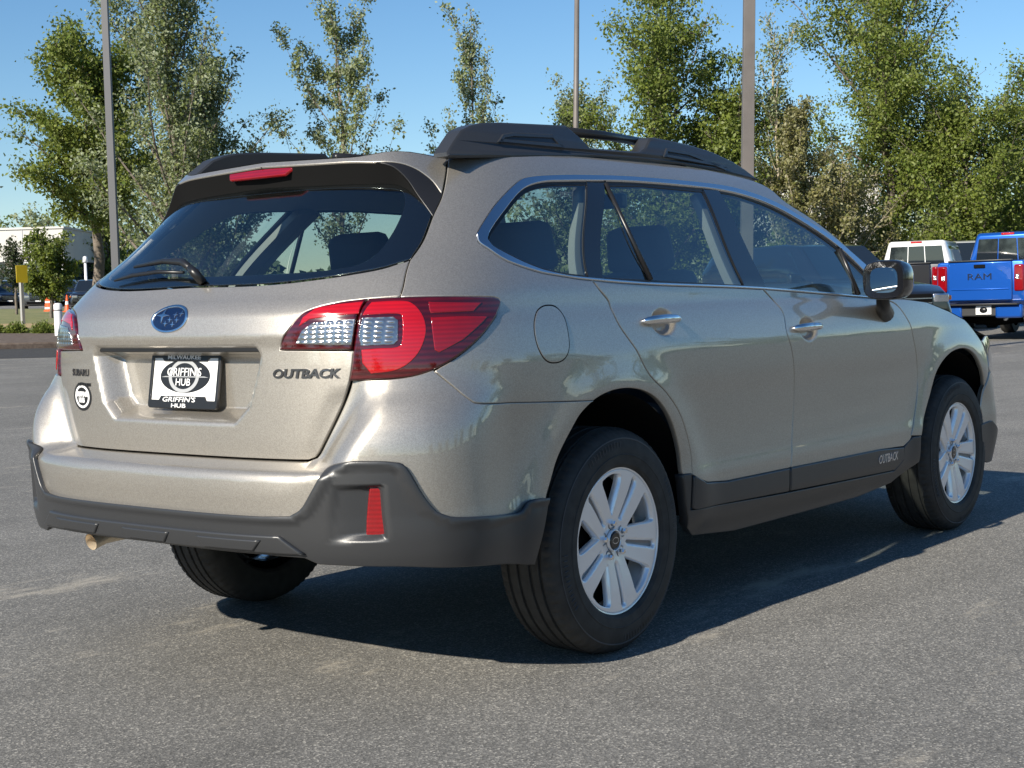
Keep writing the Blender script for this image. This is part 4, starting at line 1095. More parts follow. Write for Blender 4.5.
# ------------------------------------------------ cabin
CB = empty('cabin'); CB.parent = car
def seat(x, y, w, n_head=1, rear=False):
    mb = MB(); mb.box((x, y, .62), (.50, w, .20)); mb.box((x-.27, y, .93), (.16, w*.94, .56), ry=-.28, taper=.86)
    mb.build('seat', M['seat'], CB, bevel=.04)
    for j in range(n_head):
        yy = y+(j-(n_head-1)/2)*w/max(n_head, 1)
        hb = MB(); hb.box((x-.375, yy, 1.29), (.11, .27, .17), ry=-.2, taper=.9); hb.build('headrest', M['seat'], CB, bevel=.03)
        [MB().tube([(x-.36, yy+q, 1.14), (x-.375, yy+q, 1.25)], .007, 6).build('headrest_post', M['chrome'], CB) for q in (-.06, .06)]
seat(1.33, -.37, .50); seat(1.33, .37, .50); seat(.58, 0, 1.12, 3)
MB().box((1.95, 0, .92), (.40, 1.42, .24)).build('dashboard', M['seat'], CB, bevel=.05)
V = []; 
mbw = MB(); ring = [(1.66+.19*math.sin(a)*.35, .37+.19*math.cos(a), 1.02+.19*math.sin(a)*.93) for a in np.linspace(0, 2*PI, 33)]
mbw.tube(ring, .016, 8, cap=False).tube([(1.66, .19, 1.02), (1.72, .37, 1.0), (1.66, .55, 1.02)], .018, 8).tube([(1.70, .37, 1.0), (1.9, .37, .94)], .035, 8)
mbw.build('steering_wheel', M['black'], CB, True)
MB().box((-.30, 0, .74), (.85, 1.26, .04)).build('cargo_floor', M['seat'], CB)
MB().box((.9, 0, .45), (2.8, 1.40, .05)).build('cabin_floor', M['void'], CB)
MB().box((1.25, 0, 1.50), (.05, .22, .06)).build('rear_view_mirror', M['black'], CB, bevel=.01)

# ------------------------------------------------ wheels
def spoke_sector_holes(R_out, R_in):
    holes = []; grooves = []
    for k in range(5):
        a = R(97+72*k)
        # window: wedge narrow inward, wide at the rim
        def P(r, da): return (r*math.cos(a+da), r*math.sin(a+da))
        w = [P(.082, .02), P(.14, R(11)), P(.200, R(15)), P(.209, R(10)), P(.212, 0), P(.209, -R(10)), P(.200, -R(15)), P(.14, -R(11)), P(.082, -.02)]
        holes.append(cat(w, 3))
        g = a+R(36); cg, sg_ = math.cos(g), math.sin(g); Q = lambda r, w: (r*cg-w*sg_, r*sg_+w*cg)
        grooves.append([Q(.078, .0045), Q(.203, .0085), Q(.209, .005), Q(.209, -.005), Q(.203, -.0085), Q(.078, -.0045), Q(.073, 0)])
    return holes, grooves
RIM_R = .2305
holes, grooves = spoke_sector_holes(.215, .05)
def rim_depth(u, v):
    r = np.hypot(u, v); d = -.020*np.exp(-(r/.10)**2)+.004*sst(.1, .2, r)
    P = np.stack(np.broadcast_arrays(u, v), -1)
    for g in grooves: d = d-.006*sst(-.009, .001, dist_poly(P, g))
    d = d-.014*sst(.030, .027, r)*0
    return d
def make_wheel(x0, sgn):
    w = empty('wheel'); w.parent = car
    yo = -.888*sgn
    yc = -.79*sgn
    # tyre
    prof = [(.228, -.10), (.232, -.110), (.240, -.1165), (.262, -.1205), (.292, -.1195), (.318, -.114), (.334, -.106), (.345, -.095), (.3500, -.083)]
    tread = []
    for g in (-.060, -.022, .022, .060): tread += [(.3545, g-.0065), (.3465, g-.005), (.3465, g+.005), (.3545, g+.0065)]
    prof = prof+[(.3525, -.072)]+tread+[(.3525, .072)]+[(r, -y) for r, y in reversed(prof)]
    def rf(r, y, k):
        if abs(y) > .068 and r > .330: return r-(.0045 if (k % 3 == 0) else 0)*(1 if r > .338 else .5)
        if abs(y) <= .072 and r > .35: return r-(.0012 if (k % 2 == 0) else 0)
        return r
    mb = MB().lathe(prof, 'y', (x0, yc, .354), seg=216, rfun=rf)
    o = mb.build('tyre', M['rubber'], w, auto=28)
    # sidewall bands and lettering
    mb = MB().lathe([(.266, .1207), (.268, .1222), (.2705, .1222), (.272, .1205)], 'y', (x0, yc, .354), seg=120, sign=-sgn)
    mb.build('sidewall_rib', M['rubber'], w, True)
    rim = empty('rim'); rim.parent = w
    U = np.array([1., 0, 0])*(1 if sgn > 0 else -1); Vv = np.array([0, 0, 1.])
    f = Flat((x0, yo, .354), U, Vv, rim_depth)
    outer = [(.223*math.cos(a), .223*math.sin(a)) for a in np.linspace(0, 2*PI, 96, endpoint=False)]
    def fine(P):
        m = np.zeros(len(P), bool)
        for g in grooves: m |= dist_poly(P, g) > -.012
        return m | (np.hypot(P[:, 0], P[:, 1]) < .06)
    V, F, N = panel_data(f, outer, h=.009, rim=.030, bev=.003, holes=[h[::-1] for h in holes]+grooves, fine=(fine, .0045), soft=.8)
    for g in grooves:
        panel('spoke_slot', M['rim_dark'], w, f, inset_poly(g, -.004), h=.02, off=-.014, rim=.003)
    return w, rim, f, (V, F, N)
wheel_cache = {}
for x0 in WHEELS:
    for sgn in (1, -1):
        w, rim, f, (V, F, N) = make_wheel(x0, sgn)
        rim_o = mesh_obj('spoke_face', V, F, M['rim'], w, N)
        s = -sgn; yo = -.888*sgn; c = (x0, yo, .354)
        MB().lathe([(.223, -.020), (.223, .0), (.2255, .004), (.2325, .006), (.2365, .003), (.2365, -.006), (.228, -.012), (.219, -.03), (.209, -.07), (.200, -.15), (.200, -.18)], 'y', c, seg=120, sign=s).build('rim_barrel', M['rim'], w, auto=40)
        bpy.data.objects.remove(rim)
        MB().lathe([(.0, -.055), (.17, -.06), (.20, -.075)], 'y', c, seg=48, sign=s).build('brake_disc', M['void'], w, auto=40)
        mbx = MB().box((x0+.11, yo+sgn*.06, .40), (.07, .05, .14)); mbx.build('brake_caliper', M['void'], w, bevel=.01)
        hubd = MB().lathe([(0, -.006), (.024, -.006), (.027, -.009), (.029, -.018)], 'y', c, seg=40, sign=s); hubd.build('centre_cap', M['gloss_black'], w, auto=30)
        MB().lathe([(.029, -.018), (.030, -.008), (.033, -.006), (.035, -.016)], 'y', c, seg=40, sign=s).build('cap_ring', M['rim'], w, True)
        ev = [(x0+.017*math.cos(a), yo+sgn*.0055, .354+.0105*math.sin(a)) for a in np.linspace(0, 2*PI, 24, endpoint=False)]
        rv = [(x0+.014*math.cos(a), yo+sgn*.0050, .354+.008*math.sin(a)) for a in np.linspace(0, 2*PI, 24, endpoint=False)]
        mesh_obj('cap_badge', ev, [tuple(range(24))], M['chrome'], w, smooth=False)
        mesh_obj('cap_badge', rv, [tuple(range(24))], M['gloss_black'], w, smooth=False)
        for j in range(5):
            a = R(97+72*j+36*0); px_, pz_ = .0555*math.cos(a)*(1 if sgn > 0 else -1), .0555*math.sin(a)
            MB().lathe([(.0, .001), (.007, .001), (.0095, -.003), (.0105, -.022), (.0145, -.024), (.0155, -.030)], 'y', (x0+px_, yo, .354+pz_), seg=6, sign=s).build('wheel_nut', M['chrome_bright'], w)
            MB().lathe([(.0135, -.020), (.0165, -.014), (.0205, -.014), (.0215, -.020)], 'y', (x0+px_, yo+sgn*0, .354+pz_), seg=20, sign=s).build('nut_seat', M['rim_dark'], w, True)
        # raised bars and bands on the sidewall
        mb = MB()
        for k in range(120):
            a = 2*PI*k/120
            if k % 30 < 12:
                for r0 in (.300,):
                    mb.tube([(x0+r*math.cos(a), -.79*sgn-sgn*.1192, .354+r*math.sin(a)) for r in (.292, .312)], .0013, 4)
        mb.lathe([(.318, .1135), (.320, .1150), (.323, .1140)], 'y', (x0, -.79*sgn, .354), seg=120, sign=-sgn)
        mb.build('sidewall_marking', M['letter_rubber'], w)

# =====================================================================
#                          surroundings
# =====================================================================
# ---------- leaves and bark ----------
def leaf_mat(name, c1, c2, back, trans=.42):
    m = bpy.data.materials.new(name); m.use_nodes = True; nt = m.node_tree; nt.nodes.clear(); L = nt.links.new
    o = nd(nt, 'ShaderNodeOutputMaterial'); g = nd(nt, 'ShaderNodeNewGeometry')
    cr = nd(nt, 'ShaderNodeValToRGB'); cr.color_ramp.elements[0].color = (*c1, 1); cr.color_ramp.elements[1].color = (*c2, 1); L(g.outputs['Random Per Island'], cr.inputs[0])
    mx = nd(nt, 'ShaderNodeMix', data_type='RGBA'); mx.inputs[7].default_value = (*back, 1); L(cr.outputs[0], mx.inputs[6]); L(g.outputs['Backfacing'], mx.inputs[0])
    p = nd(nt, 'ShaderNodeBsdfPrincipled'); p.inputs['Roughness'].default_value = .5; p.inputs['Specular IOR Level'].default_value = .4; L(mx.outputs[2], p.inputs['Base Color'])
    t = nd(nt, 'ShaderNodeBsdfTranslucent'); L(mx.outputs[2], t.inputs[0]); s = nd(nt, 'ShaderNodeMixShader'); s.inputs[0].default_value = trans
    L(p.outputs[0], s.inputs[1]); L(t.outputs[0], s.inputs[2]); L(s.outputs[0], o.inputs[0]); return m
M['leaf_poplar'] = leaf_mat('poplar_leaves', (.11, .155, .04), (.24, .27, .09), (.32, .36, .22))
M['leaf_broad'] = leaf_mat('broad_leaves', (.095, .15, .02), (.24, .28, .05), (.18, .22, .055))
M['leaf_dark'] = leaf_mat('dark_leaves', (.022, .042, .012), (.055, .080, .022), (.06, .08, .03))
M['leaf_tan'] = leaf_mat('turning_leaves', (.14, .16, .04), (.30, .27, .10), (.28, .27, .14))
M['leaf_lime'] = leaf_mat('lime_leaves', (.11, .16, .018), (.21, .24, .035), (.14, .18, .05))
M['leaf_far'] = leaf_mat('far_leaves', (.05, .075, .03), (.10, .13, .05), (.08, .11, .05), .2)
M['bark'] = simple('bark', (.15, .125, .10), .9, bump=(14, .8, .03), var=(4, .3))
M['bark_pale'] = simple('pale_bark', (.40, .34, .25), .85, bump=(14, .6, .02), var=(4, .3))
def leaves_mesh(P, size, seed, droop=.3, aspect=.62, jit=.35):
    r = np.random.default_rng(seed); n = len(P)
    d = r.normal(size=(n, 3)); d[:, 2] -= droop; d /= np.linalg.norm(d, axis=1, keepdims=True)
    u = r.normal(size=(n, 3)); u -= (u*d).sum(1, keepdims=True)*d; u /= np.linalg.norm(u, axis=1, keepdims=True)
    s = size*(1+jit*r.normal(size=(n, 1)).clip(-2, 2)); w = np.cross(d, u)
    a = P; b = P+d*s*.5+u*s*aspect*.5+w*s*.06; c = P+d*s; e = P+d*s*.5-u*s*aspect*.5+w*s*.06
    V = np.stack([a, b, c, e], 1).reshape(-1, 3)
    me = bpy.data.meshes.new('crown'); me.vertices.add(4*n); me.vertices.foreach_set('co', V.ravel())
    me.loops.add(4*n); me.loops.foreach_set('vertex_index', np.arange(4*n)); me.polygons.add(n)
    me.polygons.foreach_set('loop_start', np.arange(0, 4*n, 4)); me.polygons.foreach_set('loop_total', np.full(n, 4)); me.update(); return me
def make_tree(name, label, group, x, y, z, H, Rc, seed, leaf, n_leaf=16000, size=.10, style='broad', bark='bark', base=.18, trunk=.16, cat_='tree', lean=0., dens=1.):
    """style broad: spreading limbs; poplar: steep wands of leaves; wisp: few steep wands"""
    r = np.random.default_rng(seed); root = empty(name, (x, y, z), 0, label, cat_, group)
    mb = MB(); zt = H*(.9 if style != 'broad' else .82)
    axis = [np.array([0, 0, -.3])]; 
    for k in range(1, 8): axis.append(np.array([lean*k/7*H+r.normal()*.05*H/8, r.normal()*.05*H/8, zt*k/7]))
    mb.tube(axis, [trunk*(1-k/7.6)+.01 for k in range(8)], 9)
    nb = {'broad': 26, 'poplar': 30, 'wisp': 15, 'cone': 30}[style]; tips = []; wts = []
    for i in range(nb):
        f = base+(1-base)*((i+.5)/nb)*.92; h0 = f*zt; k = min(int(h0/zt*7), 6); a0 = axis[k]+(axis[k+1]-axis[k])*(h0/zt*7-k); a0[2] = max(a0[2], .2)
        az = i*2.4+r.normal()*.4
        if style == 'broad': env = Rc*math.sqrt(max(.04, 1-((f-.36)/.68)**2)); L_ = env*(.85+.5*r.random()); el = R(16+46*f+10*r.normal())
        elif style == 'cone': env = Rc*(1.1-f)*1.05; L_ = env*(.75+.4*r.random()); el = R(28+20*f+8*r.normal())
        else: env = Rc*(.55+.75*(1-f)); L_ = min(H*(.22+.26*(1-f)), Rc*(2.6-1.2*f))*(.75+.55*r.random()); el = R((50 if style == 'poplar' else 56)+18*f+9*r.normal())
        d = np.array([math.cos(az)*math.cos(el), math.sin(az)*math.cos(el), math.sin(el)])
        if style == 'broad': L_ = L_/max(math.cos(el), .5)*.9
        pts = [a0]
        for q in range(1, 6):
            cv = np.array([0, 0, .12 if style == 'broad' else .18])*q/5; dd = d+cv+r.normal(size=3)*.10; dd /= np.linalg.norm(dd); pts.append(pts[-1]+dd*L_/5)
        mb.tube(pts, [max(.012, trunk*.42*(1-f*.6))*(1-q/5.6) for q in range(6)], 6, cap=False)
        for q in range(1, 6):
            seg0, seg1 = pts[q-1], pts[q]
            m_ = 2 if style in ('wisp', 'poplar') else 3
            for w in range(m_):
                t = r.random(); p = seg0*(1-t)+seg1*t
                if style in ('broad', 'cone'):
                    sp = Rc*.34*(1.15-.12*q)*(.5+r.random()); dv = d*.55+r.normal(size=3)*.8; dv[2] = abs(dv[2])*.6+.1; dv /= np.linalg.norm(dv)
                else: sp = H*.06*(1.1-.10*q)*(.4+1.2*r.random()); dv = d*.9+r.normal(size=3)*.34+[0, 0, .35]; dv /= np.linalg.norm(dv)
                e = p+dv*sp; mb.tube([p, (p+e)/2+r.normal(size=3)*.02, e], [.012, .008, .004], 4, cap=False)
                tips.append((p, e, q)); wts.append(sp*(.2+1.6*r.random()**2))
    mb.build('trunk', M[bark], root, True)
    wts = np.array(wts); wts /= wts.sum(); idx = r.choice(len(tips), n_leaf, p=wts); t = r.random(n_leaf)**.8*1.12
    A = np.array([tips[i][0] for i in range(len(tips))])[idx]; B = np.array([tips[i][1] for i in range(len(tips))])[idx]
    P = A+(B-A)*t[:, None]
    sg = {'broad': Rc*.075, 'poplar': H*.017, 'wisp': H*.011, 'cone': Rc*.05}[style]
    P = P+r.normal(size=P.shape)*sg*np.array([1, 1, .75])
    me = leaves_mesh(P, size, seed+1); me.materials.append(M[leaf]); link(bpy.data.objects.new('crown', me), root); return root
def tree_px(name, label, group, px, d, top_py, half_px, seed, leaf, **kw):
    p = at(px, d, kw.pop('py', 280)); H = z_at(px, top_py, d)-p[2]; return make_tree(name, label, group, p[0], p[1], p[2], H*1.0, half_px*d/FPX, seed, leaf, **kw)
G1 = 'trees along the planting strip'
tree_px('shade_tree', 'broad green tree beside the grey lamp post, spreading low towards the white building', G1, 98, 46, 26, 78, 11, 'leaf_broad', n_leaf=46000, size=.11, style='broad', trunk=.2, base=.40)
tree_px('poplar_tree', 'tall poplar with wandlike shoots rising above the rear window of the estate car', G1, 178, 40, -70, 92, 12, 'leaf_poplar', n_leaf=36000, size=.085, style='poplar', trunk=.15, base=.08)
tree_px('poplar_tree', 'dense olive poplar directly behind the raised spoiler, lower than its neighbour', G1, 212, 42, 66, 70, 13, 'leaf_poplar', n_leaf=26000, size=.085, style='poplar', trunk=.13, base=.06)
tree_px('young_poplar', 'slender young poplar with open forked top, standing over the middle of the car roof', G1, 345, 42, -8, 80, 24, 'leaf_poplar', n_leaf=15000, size=.085, style='wisp', trunk=.08, base=.10)
tree_px('young_poplar', 'smallest slender poplar with a single pointed top, just behind the tall roof rail', G1, 478, 46, 14, 58, 25, 'leaf_poplar', n_leaf=10000, size=.085, style='wisp', trunk=.07, base=.10)
tree_px('shade_tree', 'broad airy tree between the two light posts above the roof rail', G1, 665, 46, -24, 92, 16, 'leaf_broad', n_leaf=42000, size=.10, style='broad', trunk=.16, base=.12)
tree_px('poplar_tree', 'low grey-green poplar at the foot of the thin light post', G1, 582, 50, 92, 44, 17, 'leaf_poplar', n_leaf=18000, size=.09, style='poplar', trunk=.1)
tree_px('shade_tree', 'low spreading olive tree filling the gap behind the thick square post', G1, 735, 46, 60, 70, 18, 'leaf_broad', n_leaf=34000, size=.10, style='broad', trunk=.12, base=.1)
tree_px('young_poplar', 'thin bare-topped poplar with one leafy wand next to the square post', G1, 778, 45, 0, 26, 19, 'leaf_poplar', n_leaf=5000, size=.08, style='wisp', trunk=.06, base=.2, bark='bark_pale')
tree_px('turning_tree', 'brownish olive tree whose leaves have begun to turn, above the front side window', G1, 800, 45, 112, 72, 20, 'leaf_tan', n_leaf=32000, size=.085, style='poplar', trunk=.08, base=.06, bark='bark_pale')
tree_px('turning_tree', 'bushy tan and green tree in front of the pale wall, over the sloping bonnet pillar', G1, 842, 46, 165, 56, 21, 'leaf_tan', n_leaf=18000, size=.085, style='broad', trunk=.07, base=.05, bark='bark_pale')
tree_px('elm_tree', 'largest dark green tree with upswept branches, its pale trunk behind the pickup cabs', G1, 888, 50, -60, 104, 22, 'leaf_broad', n_leaf=66000, size=.10, style='broad', trunk=.22, base=.14, bark='bark')
tree_px('shade_tree', 'dense round green tree above the white cab and the blue tailgate', G1, 968, 48, 92, 84, 23, 'leaf_broad', n_leaf=50000, size=.10, style='broad', trunk=.14, base=.08)
tree_px('shade_tree', 'dark green tree cut off by the edge of the view beyond the blue pickup', G1, 1050, 50, 118, 66, 27, 'leaf_broad', n_leaf=26000, size=.11, style='broad', trunk=.14, base=.1)
tree_px('shade_tree', 'leafy tree at the far edge of view above the glass front of the white building', G1, -34, 42, 70, 32, 28, 'leaf_poplar', n_leaf=12000, size=.10, style='broad', trunk=.12, base=.25)
G2 = 'small trees in front of the white building'
tree_px('small_tree', 'small round lime green tree in front of the white building', G2, 50, 58, 238, 27, 31, 'leaf_lime', n_leaf=15000, size=.11, style='broad', trunk=.07, base=.28)
tree_px('small_tree', 'small dark open tree against the white wall beside the yellow sign', G2, 15, 66, 236, 19, 32, 'leaf_dark', n_leaf=2200, size=.11, style='broad', trunk=.06, base=.35)
G3 = 'trees beyond the far lot'
far = [(40, 140, 222, 34), (110, 130, 214, 60), (180, 120, 206, 60), (-10, 150, 230, 30), (560, 110, 230, 60), (650, 115, 225, 60), (740, 100, 218, 60), (830, 95, 205, 60), (930, 100, 200, 70), (1010, 95, 206, 60), (1090, 90, 190, 60)]
fl_ = ['rounded treetop just above the flat roof of the white building', 'far green tree between the lime tree and the grey lamp post', 'far tree glimpsed low behind the poplar by the spoiler', 'far treetop over the edge of the glass showroom',
       'far tree showing below the thin light post', 'far tree seen low between the roof rail feet', 'far tree low behind the thick square post', 'far tree behind the turning trees', 'far tree behind the white pickup cab', 'far tree behind the blue pickup cab', 'far tree out past the blue pickup']
for i, (px, d, tp, hw) in enumerate(far): tree_px('far_tree', fl_[i], G3, px, d, tp, hw, 50+i, 'leaf_broad' if i % 2 else 'leaf_poplar', n_leaf=5200, size=.34, style='broad', trunk=.2, base=.08)
# shrubs
def shrub(px, py, w, seed, label):
    p = ground_at(px, py); r = np.random.default_rng(seed); n = 2600; d_ = (p[:2]-CAM_POS[:2])@FV; rad = w*d_/FPX/2
    v = r.normal(size=(n, 3)); v /= np.linalg.norm(v, axis=1, keepdims=True); v *= (r.random((n, 1))**.35); v[:, 2] = abs(v[:, 2])*.95; v *= rad*(1+.12*np.sin(v[:, :1]*9)+.1*r.normal(size=(n, 1)))
    root = empty('shrub', (p[0], p[1], p[2]+.12), 0, label, 'shrub', 'clipped shrubs in the mulch bed'); me = leaves_mesh(v, .05, seed); me.materials.append(M['leaf_broad']); link(bpy.data.objects.new('foliage', me), root)
    MB().tube([(0, 0, -.05), (0.01, 0, .08), (.02, .01, .2)], [.03, .025, .01], 6).build('stem', M['bark'], root, True)
shrub(17, 338, 21, 61, 'round clipped green shrub in the mulch bed, the farther one from the white bollard')
shrub(44.5, 338, 23, 62, 'round clipped green shrub beside the white bollard')
shrub(-3, 338, 17, 63, 'clipped shrub cut by the edge of the view')

# ---------- white bollard, barrel, cone, sign ----------
p = ground_at(59.5, 341); p[2] = float(terrain(p[0], p[1]))
b = empty('bollard', (p[0], p[1], p[2]+.10), 0, 'white round bollard with a dark band, between the clipped shrub and the tail lamp', 'bollard')
MB().lathe([(.105, -.2), (.105, .66), (.100, .665), (.100, .675), (.105, .68), (.105, .80), (.09, .83), (.05, .845), (0, .85)], 'z', (0, 0, 0), seg=32).build('post', M['white'], b, auto=40)
MB().lathe([(.1065, .655), (.1065, .678)], 'z', (0, 0, 0), seg=32).build('band', M['clad'], b, True)
M['orange'] = simple('safety_orange', (.75, .10, .02), .5); M['yellow'] = simple('sign_yellow', (.85, .62, .02), .45); M['galv'] = simple('galvanised', (.42, .42, .41), .5, .4, bump=(30, .2, .002)); M['pole_grey'] = simple('grey_pole_paint', (.11, .11, .115), .5, .2); M['pole'] = simple('pole_paint', (.13, .115, .105), .55, .1, var=(3, .15))
p = at(50, 74); p[2] += .13
b = empty('traffic_barrel', p, 0, 'orange traffic barrel with pale bands standing on the grass', 'barrel')
MB().lathe([(.33, 0), (.33, .05), (.27, .06), (.26, .35), (.24, .36), (.235, .62), (.215, .63), (.21, .88), (.1, .92), (.0, .92)], 'z', seg=32).build('drum', M['orange'], b, auto=30)
for z0_, r0 in ((.12, .272), (.42, .244)): MB().lathe([(r0, z0_), (r0-.004, z0_+.09)], 'z', seg=32).build('reflective_band', M['white'], b, True)
p = at(67, 72); p[2] += .13
b = empty('traffic_cone', p, 0, 'slim orange traffic cone on the grass beyond the white bollard', 'traffic cone')
MB().box((0, 0, .02), (.36, .36, .04)).build('base', M['orange'], b, bevel=.01)
MB().lathe([(.14, .04), (.025, .82), (0, .83)], 'z', seg=28).build('cone', M['orange'], b, True); MB().lathe([(.096, .36), (.072, .52)], 'z', seg=28).build('reflective_band', M['white'], b, True)
p = at(22, 48); p[2] += .13
b = empty('road_sign', p, YAW+PI+R(48), 'narrow yellow warning sign on a grey post beside the small trees', 'road sign')
zt = z_at(22, 266, 48)-p[2]
MB().box((0, 0, zt/2), (.11, .11, zt)).build('sign_post', M['galv'], b, bevel=.01)
MB().box((.065, 0, zt-.26), (.012, .40, .55)).build('sign_plate', M['yellow'], b, bevel=.01)

# ---------- light posts ----------
def light_post(px, d, w, label, top=9.5, square=True, head=True, color='pole', shift=0.):
    p = at(px, d, 250); b = empty('light_post', (p[0], p[1], p[2]), YAW, label, 'lamp post', 'tall parking lot light posts')
    ln = shift*d/FPX
    mb = MB()
    if square: mb.prism([(-w/2, -w/2), (w/2, -w/2), (w/2, w/2), (-w/2, w/2)], 2, .5, top, [(-w/2*.8, -w/2*.8-ln), (w/2*.8, -w/2*.8-ln), (w/2*.8, w/2*.8-ln), (-w/2*.8, w/2*.8-ln)])
    else: mb.tube([(0, 0, .5), (0, -ln, top)], [w/2, w/2*.7], 16)
    mb.build('pole', M[color], b, bevel=.004 if square else 0, smooth=not square)
    MB().lathe([(0, -.3), (.30, -.3), (.30, .62), (.27, .66), (0, .66)], 'z', seg=28).build('concrete_base', M['concrete'], b, auto=40)
    if head:
        for s in (1, -1): MB().box((0, -ln+s*.55, top+.02), (.34, .62, .12), taper=.8).box((0, -ln+s*.15, top), (.06, .3, .05)).build('lamp_head', M['pole'], b, bevel=.01)
light_post(115, 34, .17, 'grey light post in front of the broad green tree', color='pole_grey', shift=1)
light_post(572.5, 36, .16, 'thin round light post behind the roof rail', square=False, color='pole', shift=13)
light_post(744, 20.5, .165, 'thick square brown light post nearest to the car', shift=20)
for px, d, lab in ((87, 90, 'short white light post far off under the trees'), (984, 60, 'white bollard light above the blue pickup cab'),): 
    p = at(px, d); b = empty('small_light', p, 0, lab, 'lamp'); h = z_at(px, 256 if px < 500 else 229, d)-p[2]
    MB().lathe([(.10, 0), (.08, h-.4), (.0, h-.4)], 'z', seg=16).build('pole', M['white'], b, True); MB().lathe([(.0, h), (.12, h-.05), (.16, h-.38), (0, h-.4)], 'z', seg=16).build('lamp_head', M['white'], b, True)

# ---------- far buildings ----------
M['wall_white'] = simple('white_cladding', (.56, .54, .50), .7, var=(.4, .05)); M['wall_grey'] = simple('grey_cladding', (.40, .42, .46), .7); M['shop_glass'] = simple('shop_glass', (.03, .05, .06), .05, spec=1.)  # plain grey serves the roof unit and panel joints
def building(label, px0, px1, d, top_py, rot, depth, glass_top=3.3, bays=9):
    a = at(px0, d); c = at(px1, d); w = np.hypot(*(c-a)[:2]); m_ = (a+c)/2; H = z_at((px0+px1)/2, top_py, d)-m_[2]
    b = empty('showroom_building', (m_[0], m_[1], m_[2]-.2), YAW+PI/2+rot, label, 'building')   # local x along the front, front faces local +y... towards viewer
    H += .2; gt = glass_top
    MB().box((0, -depth/2, (H+gt)/2), (w, depth, H-gt)).build('upper_wall', M['wall_white'], b, bevel=.02)
    MB().box((0, -depth/2-.4, gt/2), (w-.8, depth-.8, gt)).build('shop_glazing', M['shop_glass'], b)
    for i in range(bays+1): MB().box((-w/2+.25+(w-.5)*i/bays, -.25, gt/2), (.34, .34, gt)).build('column', M['white'], b)
    for zz in (gt*.45, gt*.85): MB().box((0, -.36, zz), (w-.9, .1, .10)).build('glazing_rail', M['white'], b)
    MB().box((0, -depth/2, H+.08), (w+.2, depth+.2, .16)).build('parapet', M['wall_white'], b)
    MB().box((w*.2, -depth*.5, H+.6), (2.4, 2, .9)).build('roof_unit', M['wall_grey'], b, bevel=.03)
    for i in range(1, 8): MB().box((-w/2+w*i/8, .012, (H+gt)/2), (.05, .03, H-gt-.1)).build('panel_joint', M['wall_grey'], b)
    return b
building('long white showroom with a flat roof and glazed ground floor behind parked cars', -260, 66, 118, 233, 0, 22)
building('pale low building seen in gaps between the turning trees', 765, 880, 90, 178, 0, 18, bays=7)

# ---------- vehicles ----------
M['veh_black'] = paint('black_paint', (.012, .012, .014), .1, .3, .05); M['veh_grey'] = paint('grey_paint', (.10, .105, .115), .5, .35); M['veh_white'] = paint('white_vehicle_paint', (.78, .78, .76), 0, .4, .01); M['veh_blue'] = paint('blue_paint', (.003, .085, .42), .45, .3, .05)
M['veh_navy'] = paint('navy_paint', (.012, .022, .05), .3, .3); M['veh_silver'] = paint('silver_paint', (.45, .46, .48), .6, .3)
M['car_glass'] = simple('dark_car_glass', (.012, .016, .02), .03, spec=.9, coat=.5); M['headlamp'] = simple('headlamp', (.75, .77, .8), .08, .8, 1); M['amber'] = simple('amber_lens', (.9, .22, .02), .2, coat=1)
def wheel_simple(root, x, y, r, w=.24, rimcol='veh_silver'):
    s = 1 if y > 0 else -1
    g = empty('wheel', (x, y, r)); g.parent = root
    MB().lathe([(r*.62, -.02), (r*.68, w*.5), (r*.93, w*.5), (r, w*.36), (r, -w*.36), (r*.93, -w*.5), (r*.62, -w*.5)], 'y', seg=40, sign=s).build('tyre', M['rubber'], g, auto=35)
    mb = MB().lathe([(r*.66, w*.44), (r*.62, w*.40), (r*.58, w*.1)], 'y', seg=40, sign=s)
    for k in range(6):
        a = k*PI/3; mb.prism([(r*.10*math.cos(a+1.2), r*.10*math.sin(a+1.2)), (r*.62*math.cos(a+.14), r*.62*math.sin(a+.14)), (r*.62*math.cos(a-.14), r*.62*math.sin(a-.14)), (r*.10*math.cos(a-1.2), r*.10*math.sin(a-1.2))], 1, s*w*.30, s*w*.40)
    mb.build('rim', M[rimcol], g)
    MB().lathe([(0, .02), (r*.6, .02)], 'y', seg=24, sign=s).build('brake_disc', M['void'], g)
def loft(secs, name, mat, parent, bevel=.03):
    """secs: list of (x, halfwidth_bottom, halfwidth_top, z0, z1) -> closed shell"""
    V = []; F = []
    for x, wb, wt, z0, z1 in secs:
        wm = max(wb, wt)
        V += [(x, -wb, z0), (x, wb, z0), (x, wm, z0+(z1-z0)*.45), (x, wt, z1-.03), (x, wt-.06, z1), (x, -wt+.06, z1), (x, -wt, z1-.03), (x, -wm, z0+(z1-z0)*.45)]
    n = 8
    for i in range(len(secs)-1):
        for k in range(n): F.append((i*n+k, (i+1)*n+k, (i+1)*n+(k+1) % n, i*n+(k+1) % n))
    F += [tuple(range(n)), tuple((len(secs)-1)*n+k for k in range(n-1, -1, -1))]
    o = mesh_obj(name, V, F, mat, parent); fix_normals(o.data); md = o.modifiers.new('bevel', 'BEVEL'); md.width = bevel; md.segments = 3; md.limit_method = 'ANGLE'; md.angle_limit = R(25); return o
